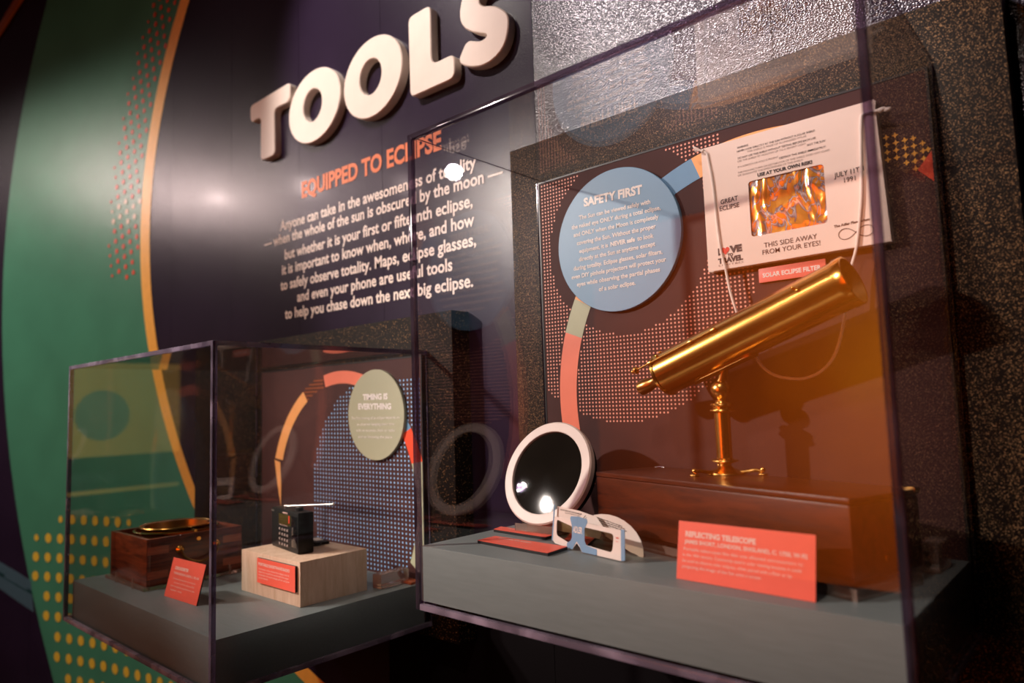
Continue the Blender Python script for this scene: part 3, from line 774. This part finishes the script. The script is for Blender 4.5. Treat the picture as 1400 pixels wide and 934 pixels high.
for q in (.004, .105, .160): fr.lathe([(.0001, q - .004), (.0040, q - .004), (.0045, q), (.0040, q + .004), (.0001, q + .004)], 14, MK)
fr.build('focusing_rod', M_brass2, tel)
for q, a in ((LT - .085, 55), (LT - .077, 68), (.018, 40), (.018, 15)):
    MB().ball((-math.cos(R_(a)) * (r + .001), -math.sin(R_(a)) * (r + .001), q), .0032, MT).build('screw', M_brass, tel)
# cradle plate below tube
cp_ = MB(); q0 = .060; q1 = .205
for i in range(13):
    pass
MC = MT
v = []; f = []
for i in range(25):
    t = i / 24; z = q0 + (q1 - q0) * t; wv = .35 * min(1, math.sqrt(max(0, 1 - abs(2 * t - 1) ** 6)) + .05)
    for k in range(9):
        a = -wv + 2 * wv * k / 8; 
        for rr in (r + .0002, r + .0032): v.append((math.cos(a + 0) * rr, math.sin(a) * rr, z))
for i in range(24):
    for k in range(8):
        a = (i * 9 + k) * 2; b = a + 18
        f += [[a + 1, a + 3, b + 3, b + 1]]
        if k == 0: f += [[a, a + 1, b + 1, b]]
        if k == 7: f += [[a + 2, a + 3, b + 3, b + 2]]
cp_.add(v, f, True, MT @ (Matrix.Identity(4)))
cp_.build('cradle_plate', M_brassd, tel)
jt = loc_pt((.5283, -.1102, .4283)); 
st = MB()
H0 = .0
st.lathe([(.0001, .1760), (.009, .1755), (.0155, .171), (.0185, .163), (.0185, .156), (.0150, .148), (.0095, .143), (.0085, .140), (.0115, .137), (.0125, .134), (.0200, .1325), (.0215, .130), (.0205, .128), (.0165, .1265), (.0165, .1225), (.0215, .1215), (.0225, .119), (.0205, .117), (.0150, .1160), (.0147, .0300), (.0165, .0280), (.0245, .0262), (.0255, .0240), (.0220, .0225), (.0125, .0190), (.0120, .0150), (.0170, .0100), (.0290, .0060), (.0360, .0030), (.0370, .0008), (.0001, .0002)], 48)
st.build('pillar', M_brass2, tel, sharp=40)
for k, a in enumerate((8, 128, 248)):
    lg = MB(); ca, sa = math.cos(R_(a)), math.sin(R_(a))
    path = [(.030 * ca, .030 * sa, .004), (.045 * ca, .045 * sa, .006), (.058 * ca, .058 * sa, .0085), (.070 * ca, .070 * sa, .006)]
    if a == 248: path = [(p[0], p[1], p[2]) for p in path]
    lg.tube(cat(path, 4), .0034, 8); lg.ball((.071 * ca, .071 * sa, .0095), .0050); lg.lathe([(.0001, .0030), (.0085, .0028), (.0092, .0012), (.0085, 0), (.0001, 0)], 18, Matrix.Translation((.071 * ca, .071 * sa, 0)))
    lg.build('folding_foot', M_brass2, tel)
MB().tube([(0, 0, .172), (.004, 0, jt.z + .012), (.010, 0, jt.z + .030)], [.0085, .0075, .009], 14).build('hinge_joint', M_brassd, tel)

# ------------------------------------------------------------------ white-ringed round glass
tl = .4072; RR = .117
rg = empty('round_lens', (.136, -.174 - .0, .125), label='round dark glass disc in a wide pinkish-white ring leaning on the plinth', cat='lens')
Mr = Matrix.Translation((0, 0, .022 + RR * math.cos(tl))) @ Matrix.Rotation(-tl, 4, 'X') @ Matrix.Rotation(PI / 2, 4, 'X')   # +z of lathe faces -y and up
ri = RR * .80
MB().lathe([(ri, -.006), (ri, -.001), (ri + .001, 0), (RR - .003, 0), (RR, -.003), (RR, -.016), (RR - .001, -.017), (ri, -.017)], 80, Mr, close=True).build('ring', M_ring, rg, sharp=40)
MB().lathe([(.0001, -.0045), (ri * .5, -.0050), (ri - .0005, -.0060), (ri - .0005, -.0160), (.0001, -.0165)], 64, Mr).build('glass_face', M_lens, rg)
MB().lathe([(.0001, -.0170), (RR - .005, -.0172), (RR - .006, -.034), (RR * .8, -.045), (.0001, -.048)], 64, Mr).build('black_housing', M_blackp, rg)
sd = MB(); sd.box(-.052, .052, -.047, .018, 0, .0035, .0005)
sd.box(-.052, .052, -.049, -.045, .0036, .022, .0005)
sd.build('acrylic_stand', M_block, rg)

# ------------------------------------------------------------------ red labels in right case
def slab_label(name, pts, z, t, label):
    c = sum((Vector(p) for p in pts), Vector((0, 0))) / 4
    root = empty(name, (c.x, c.y, z), label=label, cat='label')
    def pr2(z0, z1, m_, nm):
        v = [(p[0] - c.x, p[1] - c.y, z0) for p in pts] + [(p[0] - c.x, p[1] - c.y, z1) for p in pts]
        MB().add(v, [[3, 2, 1, 0], [4, 5, 6, 7]] + [[i, (i + 1) % 4, 4 + (i + 1) % 4, 4 + i] for i in range(4)]).build(nm, m_, root)
    pr2(.0003, t - .0008, M_black, 'black_core'); pr2(t - .0007, t, M_redc, 'red_face')
    a = Vector(pts[3]) - c; u = (Vector(pts[2]) - Vector(pts[3])); vv = (Vector(pts[0]) - Vector(pts[3]))
    return root, (lambda x, y: (a.x + u.x * x + vv.x * y, a.y + u.y * x + vv.y * y, t + .0003))
l1, g1 = slab_label('caption_label', [(.090, -.3449), (.2884, -.3636), (.2834, -.2975), (.0883, -.2908)], ZR, .0065, 'red label lying flat on the plinth in front, captioned ECLIPSE GLASSES')
def tl_lines(root, g, lines):
    T = TX(g)
    for t_, x0, x1, y, h, b in lines: T.line(t_, x0, x1, y, h, bold=b)
    T.build(M_tred, root)
g1b = lambda x, y: g1(x, 1 - y)
tl_lines(l1, g1b, [('ECLIPSE GLASSES', .13, .58, .68, .13, .03)])
l2, g2 = slab_label('caption_label', [(.030, -.2330), (.187, -.2450), (.185, -.2080), (.020, -.1990)], ZR, .0065, 'red label lying flat behind the front one, below the ringed glass disc')
tl_lines(l2, lambda x, y: g2(x, 1 - y), [('TELESCOPE MIRROR', .18, .66, .58, .2, .03)])
l3, g3 = slab_label('caption_label', [(.235, -.245), (.304, -.262), (.268, -.178), (.195, -.165)], ZR, .006, 'small blank-looking red label seen through the eclipse glasses')
def lean_label(p0, p1, h, lean, label, lines, t=.004):
    p0 = Vector(p0); p1 = Vector(p1); d = p1 - p0; w = d.length; a = math.atan2(d.y, d.x)
    root = empty('caption_label', p0, a, label, 'label', rot=(-lean, 0, a))
    root.rotation_mode = 'XYZ'
    MB().box(0, w, .0008, t, 0, h, .0003).build('black_core', M_black, root)
    MB().box(0, w, 0, .0007, 0, h).build('red_face', M_redc, root)
    T = TX(lambda x, z: (x * w, -.0004, z * h))
    for t_, x0, x1, z, c, b in lines: T.line(t_, x0, x1, z, c, bold=b)
    T.build(M_tred, root); return root, w, h
lean_label((.5585, -.3795, ZR + .0006), (.7735, -.3925, ZR + .0006), .088, .18, 'large red leaning label titled REFLECTING TELESCOPE before the mahogany box',
    [('REFLECTING TELESCOPE', .06, .60, .745, .085, .05), ('JAMES SHORT, LONDON, ENGLAND, C. 1750, W-92', .055, .95, .625, .062, .035),
     ('Portable telescopes like this one allowed astronomers to', .05, .92, .505, .050, .006), ('in the 18th century. Commonly used in solar viewing because it could', .045, .91, .405, .050, .006),
     ('be used to observe solar eclipses, when paired with a filter or by', .045, .85, .305, .050, .006), ('projecting the image of the Sun onto a screen', .045, .64, .205, .050, .006)])

# ------------------------------------------------------------------ paper eclipse glasses
A = Vector((.2215, -.2650)); B = Vector((.3085, -.3035)); D = Vector((.4265, -.3315))
eg = empty('eclipse_glasses', (B.x, B.y, ZR + .0024), label='blue and white paper eclipse glasses standing on the plinth', cat='glasses')
def leaf(name, p, q, polys, m_, y0=0.0, y1=.0008, lean=0.0, parent=eg, label=None):
    """flat paper piece in the vertical plane through p,q: coordinates (distance from p, height)"""
    p = Vector(p); q = Vector(q); d = (q - p).normalized(); a = math.atan2(d.y, d.x)
    o_ = empty.__call__ if False else None
    M = Matrix.Translation((p.x - B.x, p.y - B.y, 0)) @ Matrix.Rotation(a, 4, 'Z') @ Matrix.Rotation(-lean, 4, 'X') @ Matrix.Diagonal((1, 1, 1.16, 1))
    mb = MB()
    for po in polys: mb.prism(po, y0, y1, M)
    return mb.build(name, m_, parent, label=label), M
def holed(name, p, q, outer, hole, m_, parent=eg, y0=0.0, t=.0008, lean=.12):
    p = Vector(p); q = Vector(q); d = (q - p).normalized(); a = math.atan2(d.y, d.x)
    M = Matrix.Translation((p.x - B.x, p.y - B.y, 0)) @ Matrix.Rotation(a, 4, 'Z') @ Matrix.Rotation(-lean, 4, 'X') @ Matrix.Diagonal((1, 1, 1.16, 1))
    bm = bmesh.new()
    def lp(pts):
        vs_ = [bm.verts.new((x, y0, z)) for x, z in pts]; return [bm.edges.new((vs_[i], vs_[(i + 1) % len(vs_)])) for i in range(len(vs_))]
    bmesh.ops.triangle_fill(bm, edges=lp(outer) + lp(hole), use_beauty=True)
    ext = bmesh.ops.extrude_face_region(bm, geom=bm.faces[:])
    for g in ext['geom']:
        if isinstance(g, bmesh.types.BMVert): g.co.y += t
    bmesh.ops.recalc_face_normals(bm, faces=bm.faces[:])
    me = bpy.data.meshes.new(name); bm.to_mesh(me); bm.free(); me.transform(M); me.materials.append(m_)
    o_ = bpy.data.objects.new(name, me); C.objects.link(o_); o_.parent = parent; return o_, M
LA = (B - A).length; LD = (D - B).length
# right half (B to D) and left half (A to B)
ro = [(0, .012)] + [(.010, .006), (.016, -.0002), (.028, 0), (LD - .001, 0), (LD - .003, .044), (.030, .046), (.0, .049)]
rh = round_poly([(.022, .012), (LD - .024, .009), (LD - .022, .037), (.016, .039)], .008, 4)
holed('frame_right', B, D, ro, rh, M_gwhite)
leaf('solar_film', B, D, [round_poly([(.020, .010), (LD - .022, .007), (LD - .020, .039), (.014, .041)], .008, 4)], M_film, .0010, .0013, .12)
lo_ = [(0, .004), (.010, 0), (LA - .026, 0), (LA - .014, -.0002), (LA - .008, .006), (LA, .012), (LA, .049), (LA - .016, .047), (.0, .044)]
lh = round_poly([(.014, .014), (LA - .030, .008), (LA - .020, .014), (LA - .018, .034), (LA - .026, .036), (.010, .040)], .006, 4)
holed('frame_left', A, B, lo_, lh, M_gwhite)
leaf('solar_film', A, B, [round_poly([(.012, .012), (LA - .028, .006), (LA - .018, .012), (LA - .016, .036), (LA - .024, .038), (.008, .042)], .006, 4)], M_film, .0010, .0013, .12)
# blue printed bridge: thin sheets on the front of the frame
leaf('blue_bridge', B, D, [[(0, .0150), (.010, .0075), (.017, 0), (.058, 0), (.057, .0090), (.028, .0115), (.0225, .018), (.0205, .036), (.028, .0475), (.026, .052), (0, .0540)]], M_gblue, -.0005, -.0001, .12)
leaf('blue_bridge', A, B, [[(LA - .036, .0), (LA - .014, 0), (LA - .008, .0075), (LA, .0150), (LA, .0540), (LA - .028, .0515), (LA - .030, .0475), (LA - .021, .035), (LA - .019, .018), (LA - .023, .0125), (LA - .036, .0075)]], M_gblue, -.0005, -.0001, .12)
_, Mg = leaf('blue_hinge_strip', B, D, [[(LD - .0005, .0), (LD + .009, .002), (LD + .005, .046), (LD - .0045, .046)]], M_gblue, -.0005, .0003, .12)
_, Mh = leaf('blue_hinge_strip', A, B, [[(-.004, .003), (.0, .003), (.0, .062), (-.0045, .064)]], M_gblue, -.0005, .0003, .12)
# temples folded behind
leaf('temple_arm', A + Vector((.004, .006)), A + Vector((.150, -.020)), [[(-.002, .020), (.120, .018), (.128, .038), (.110, .052), (.06, .058), (-.002, .0605)]], M_gwhite, 0, .0007, .12)
arm = [(.0, .036)]
for k in range(11):
    a = R_(112 - 128 * k / 10); arm.append((.060 + .086 * math.cos(a), .004 + .052 * math.sin(a)))
arm += [(.132, -.0002), (.118, .002), (.06, .020)]
leaf('temple_arm', (.292, -.2580), (.440, -.2760), [arm], M_gwhite, 0, .0007, .05)
def on_leaf(p, q, lean, y):
    p = Vector(p); q = Vector(q); d = (q - p).normalized(); a = math.atan2(d.y, d.x)
    M = Matrix.Translation((p.x - B.x, p.y - B.y, 0)) @ Matrix.Rotation(a, 4, 'Z') @ Matrix.Rotation(-lean, 4, 'X') @ Matrix.Diagonal((1, 1, 1.16, 1))
    return lambda u, z: M @ Vector((u, y, z))
T = TX(on_leaf(B, D, .12, -.0008)); T.line('ADLER', -.012, .015, .028, .0095, bold=.03)
T.v = T.v; T.build(M_gwhite, eg)
T = TX(on_leaf(A + Vector((.004, .006)), A + Vector((.150, -.020)), .12, -.0003))
T.line('DO NOT USE IF SCRATCHED OR DAMAGED', .008, .070, .0545, .0022, .0515, bold=.02); T.line('ALWAYS SUPERVISE CHILDREN', .022, .066, .0505, .0018, .0485)
T.poly([(.066, .040), (.068, .040), (.082, .052), (.080, .052)]); T.poly([(.072, .040), (.073, .040), (.084, .049), (.083, .049)])
T.build(M_ink, eg)
T = TX(on_leaf((.292, -.2580), (.440, -.2760), .05, -.0003))
for k, (a, b) in enumerate(((.036, .098), (.036, .104), (.038, .108), (.040, .104))): T.line('viewing the sun safely with these solar glasses', a, b, .0485 - .0038 * k, .0018, .0395 - .0034 * k, bold=.03)
T.build(M_ink, eg)
T = TX(on_leaf(B, D, .12, -.0004)); T.line('SAFE', LD - .0165, LD - .0085, .031, .0022, bold=.02); T.line('VIEW', LD - .0165, LD - .0095, .026, .0018); T.build(M_heart, eg)

# ------------------------------------------------------------------ little acrylic blocks
ab = empty('acrylic_block', (.862, -.105, ZR + .0004), R_(-4), 'small clear acrylic block with two dark holes at right rear of the tall case', 'block')
MB().box(-.013, .013, -.032, .032, 0, .046, .003).build('block', M_block, ab)
for z in (.014, .030): MB().lathe([(.0001, 0), (.0042, 0), (.0042, .006), (.0001, .006)], 16, Matrix.Translation((-.002, -.0385, z)) @ Matrix.Rotation(-PI / 2, 4, 'X')).build('screw_hole', M_black, ab)
ab2 = empty('acrylic_block', (-.520, -.085, ZL + .0004), R_(2), 'small clear acrylic block beside the pale wooden riser in the left case', 'block')
MB().box(-.019, .019, -.052, .052, 0, .040, .004).build('block', M_block, ab2)
MB().box(-.014, .014, -.046, .046, .008, .010).build('inner_seam', M_block, ab2)
sl = MB().box(-.03, .03, -.018, .018, 0, .007, .001).build('wood_strip', M_inlay, loc=(-.5, -.0345, ZL + .0004))
prop(sl, 'thin reddish wood strip lying against the left panel foot', 'strip')

# ------------------------------------------------------------------ pale wooden riser, plaque, radio
wr = MB().box(-.1530, .1530, -.1050, .1050, 0, .1138, .0015).build('wooden_riser', M_birch, loc=(-.684, -.265, ZL + .0002))
prop(wr, 'pale birch wooden box under the portable radio', 'box')
pq = empty('caption_label', (-.6395, -.3702, -.061), label='red label titled PORTABLE SHORTWAVE RADIO fixed on the pale wooden box', cat='label')
MB().box(-.0965, .0965, -.0065, 0, 0, .066, .0004).build('black_core', M_black, pq)
MB().box(-.0965, .0965, -.0072, -.0066, 0, .066).build('red_face', M_redc, pq)
T = TX(lambda x, z: (-.0965 + .193 * x, -.0076, .066 * z)); T.line('PORTABLE SHORTWAVE RADIO', .04, .87, .72, .11, bold=.04)
for k in range(4): T.line(('Shortwave radios receive time signals that let', 'observers around the world mark the exact', 'moment of each stage of an eclipse', 'to the second')[k], .05, (.86, .84, .86, .30)[k], .55 - .12 * k, .07, bold=.006)
T.build(M_tred, pq)
zt = .0157
ra = math.atan2(-.0325, .1975)
rd_ = empty('portable_radio', (-.8135, -.2906, zt), ra, 'black portable shortwave radio with keypad and folded aerial on the pale box', 'radio')
MB().box(0, .198, 0, .046, .0002, .112, .006).build('body', M_blackp, rd_)
MB().box(.060, .150, -.0012, .0008, .070, .100, .001).build('display', M_lcd, rd_)
MB().box(.136, .143, -.0022, -.0004, .078, .098, .0005).build('red_indicator', M_heart, rd_)
for j in range(4):
    for i in range(4):
        MB().box(.064 + .019 * i, .074 + .019 * i, -.0022, .0004, .012 + .0138 * j, .0185 + .0138 * j, .0008).build('key', M_inkg, rd_)
MB().box(.155, .192, -.0012, .0006, .016, .100, .001).build('speaker_grille', M_gloss, rd_)
MB().box(.163, .167, -.0030, -.0010, .050, .070, .0006).build('side_switch', M_chrome, rd_)
MB().box(.004, .022, -.001, .0006, .101, .105, .0004).build('logo_plate', M_chrome, rd_)
T = TX(lambda x, z: (x, -.0016, z)); T.line('SHORTWAVE', .092, .128, .1025, .0035, bold=.03); T.line('10 BAND RECEIVER', .066, .128, .0675, .0028); T.build(M_tred, rd_)
MB().lathe([(.0001, 0), (.011, 0), (.011, .008), (.010, .009), (.0001, .009)], 24, Matrix.Translation((.150, .024, .112))).build('knob', M_blackp, rd_)
an = MB(); 
A0 = Vector((.078, .012, .1190)); A1 = Vector((.268, .072, .1345))
an.tube([A0, A0.lerp(A1, .60)], .0024, 8); an.tube([A0.lerp(A1, .60), A0.lerp(A1, .78)], .0019, 8); an.tube([A0.lerp(A1, .78), A1], .0014, 8)
an.ball(A1 + Vector((0, 0, .001)), .0032); an.ball(A0, .0042); an.build('aerial', M_chrome, rd_)
MB().tube([A0 + Vector((0, 0, -.010)), A0], .003, 8).build('aerial_pivot', M_chrome, rd_)
pc = empty('earphone_pouch', (-.735, -.190, zt), R_(-12), 'small dark pouch with a pale plate behind the radio on the pale box', 'pouch')
MB().box(-.052, .052, -.020, .020, .0003, .009, .003).build('pouch', M_blackp, pc)
MB().box(-.018, .026, -.013, .012, .0091, .0104, .0005).build('pale_plate', M_ring, pc)
MB().tube(cat([(.05, -.005, .006), (.062, -.012, .004), (.060, -.026, .003), (.045, -.030, .003)], 4), .002, 6).build('strap', M_blackp, pc)

# ------------------------------------------------------------------ boxed chronometer
ch = empty('chronometer_box', (-1.2085, -.395, ZL + .010), label='open square rosewood box with a brass chronometer bowl inside', cat='instrument')
hw, hd, hh = .141, .145, .134; tw = .012
for nm, a in (('front_wall', (-hw, hw, -hd, -hd + tw)), ('back_wall', (-hw, hw, hd - tw, hd)), ('left_wall', (-hw, -hw + tw, -hd + tw + .0004, hd - tw - .0004)), ('right_wall', (hw - tw, hw, -hd + tw + .0004, hd - tw - .0004))):
    MB().box(*a, 0, hh, .0012).build(nm, M_rosew, ch)
MB().box(-hw + tw, hw - tw, -hd + tw, hd - tw, 0, .006).build('floor_board', M_black, ch)
for sx in (-1, 1):
    for z in (.018, .088):
        a, b = (-hw - .0006, -hw + .001) if sx < 0 else (hw - .001, hw + .0006)
        MB().box(a, b, -hd + .002, -hd + .062, z, z + .022).build('corner_inlay', M_inlay, ch)
        MB().box(a, b, hd - .062, hd - .002, z, z + .022).build('corner_inlay', M_inlay, ch)
Mb = Matrix.Translation((0, 0, hh - .028))
MB().lathe([(.118, .024), (.124, .026), (.125, .031), (.120, .033), (.117, .031)], 64, Mb, close=True).build('gimbal_ring', M_brass, ch)
MB().lathe([(.094, .028), (.104, .036), (.108, .041), (.106, .0435), (.101, .042), (.095, .038), (.093, .033)], 64, Mb, close=True).build('bezel', M_brass, ch)
MB().lathe([(.088, .020), (.092, .041), (.098, .042), (.100, .030), (.09, -.02), (.06, -.055), (.0001, -.065)], 56, Mb).build('bowl', M_brassd, ch)
MB().lathe([(.0001, .0225), (.086, .0225), (.0865, .020), (.0001, .0200)], 48, Mb).build('dial', M_brass2, ch)
for a in (0, 180):
    MB().tube([(.110 * math.cos(R_(a)), .110 * math.sin(R_(a)), hh + .004), (.134 * math.cos(R_(a)), .134 * math.sin(R_(a)), hh + .004)], .0045, 10).build('gimbal_pin', M_brass, ch)
MB().tube([(.05, -.128, hh - .01), (.05, -.128, hh + .006)], .003, 8).build('catch_pin', M_brass, ch)
# drop handle on right wall with knobs
for y in (-.050, .062):
    MB().lathe([(.0001, .012), (.006, .011), (.009, .007), (.012, .003), (.0135, .0006), (.0135, 0), (.0001, 0)], 20, Matrix.Translation((hw, y, .092)) @ Matrix.Rotation(PI / 2, 4, 'Y')).build('handle_boss', M_brass, ch)
MB().tube(cat([(hw + .011, -.050, .092), (hw + .016, -.042, .070), (hw + .019, -.010, .052), (hw + .019, .022, .052), (hw + .016, .054, .070), (hw + .011, .062, .092)], 5), .0036, 8).build('drop_handle', M_brassd, ch)
MB().lathe([(.0001, .002), (.006, .002), (.007, 0), (.0001, 0)], 16, Matrix.Translation((hw, .006, .115)) @ Matrix.Rotation(PI / 2, 4, 'Y')).build('keyhole_plate', M_brass, ch)
cr_ = empty('acrylic_riser', (-1.2085, -.395, ZL + .0003), label='low clear acrylic tray under the chronometer box in the left case', cat='riser')
MB().box(-.152, .150, -.156, .150, 0, .0092, .0008).build('tray', M_block, cr_)
for x, y in ((-.155, -.05), (.153, .02), (.153, .10), (-.05, -.159), (.08, -.159)):
    MB().box(x - .003, x + .003, y - .002, y + .002, 0, .030).build('clip', M_block, cr_)
lean_label((-.9625, -.5325, ZL + .0006), (-.7785, -.5255, ZL + .0006), .104, .25, 'red leaning label titled CHRONOMETER before the rosewood box',
    [('CHRONOMETER', .13, .55, .72, .075, .05), ('THOMAS EARNSHAW, LONDON, C. 1795, A-53', .12, .90, .60, .055, .03), ('Chronometers keep time so precisely that', .14, .84, .47, .045, .006),
     ('astronomers could time eclipses and find', .20, .82, .375, .045, .006), ('their longitude anywhere on the', .12, .86, .28, .045, .006), ('open sea', .14, .50, .185, .045, .006)])
# ------------------------------------------------------------------ lit exhibits across the gallery (seen only as reflections in the cases)
sc_o = empty('backlit_screen', (-1.15, -4.6, -.95), label='wide glowing orange sun screen across the gallery', cat='screen')
MB().box(-1.35, 1.35, -.08, 0, 0, 2.9, .01).build('screen_housing', M_black, sc_o)
M_so, t_, bs_ = nt('sun_image')
tc_ = t_.nodes.new('ShaderNodeTexCoord'); mp_ = t_.nodes.new('ShaderNodeMapping'); mp_.inputs['Location'].default_value = (-1.25, 0, -1.6)
ln_ = t_.nodes.new('ShaderNodeVectorMath'); ln_.operation = 'LENGTH'
nz_ = t_.nodes.new('ShaderNodeTexNoise'); nz_.inputs['Scale'].default_value = 2.2
ma_ = t_.nodes.new('ShaderNodeMath'); ma_.operation = 'MULTIPLY_ADD'; ma_.inputs[1].default_value = .5
cr_n = t_.nodes.new('ShaderNodeValToRGB'); dv_ = t_.nodes.new('ShaderNodeMath'); dv_.operation = 'DIVIDE'; dv_.inputs[1].default_value = 4.0
t_.links.new(tc_.outputs['Object'], mp_.inputs[0]); t_.links.new(mp_.outputs[0], ln_.inputs[0]); t_.links.new(tc_.outputs['Object'], nz_.inputs['Vector'])
t_.links.new(nz_.outputs[0], ma_.inputs[0]); t_.links.new(ln_.outputs['Value'], ma_.inputs[2]); t_.links.new(ma_.outputs[0], dv_.inputs[0]); t_.links.new(dv_.outputs[0], cr_n.inputs[0])
e_ = cr_n.color_ramp.elements; e_[0].position = .10; e_[0].color = (1, .26, .012, 1); e_[1].position = .75; e_[1].color = (.07, .01, .001, 1)
for p_, c_ in ((.22, (.75, .15, .008, 1)), (.36, (.46, .075, .005, 1)), (.55, (.24, .036, .003, 1))):
    q_ = cr_n.color_ramp.elements.new(p_); q_.color = c_
t_.links.new(cr_n.outputs[0], bs_.inputs['Emission Color']); bs_.inputs['Emission Strength'].default_value = 4.0; bs_.inputs['Base Color'].default_value = (.02, .01, .01, 1)
MB().box(-1.28, 1.28, .001, .006, .07, 2.83).build('screen_image', M_so, sc_o)
sc_y = empty('backlit_screen', (-7.2, -2.83, -.55), label='yellow glowing screen with a blue disc at the far left of the gallery', cat='screen')
MB().box(-.06, 0, -.66, .66, 0, 1.6, .01).build('screen_housing', M_black, sc_y)
M_sy = emis('yellow_screen', (1.0, .62, .10), .28); M_sb = emis('blue_disc_image', (.35, .42, .25), .22)
MB().box(.001, .006, -.62, .62, .55, 1.55).build('screen_image', M_sy, sc_y)
MB().box(.001, .006, -.62, .62, .16, .20).build('lit_line', M_sy, sc_y)
MB().lathe([(.0001, .004), (.27, .004), (.27, 0), (.0001, 0)], 40, Matrix.Translation((.007, .19, .985)) @ Matrix.Rotation(PI / 2, 4, 'Y')).build('blue_disc', M_sb, sc_y)
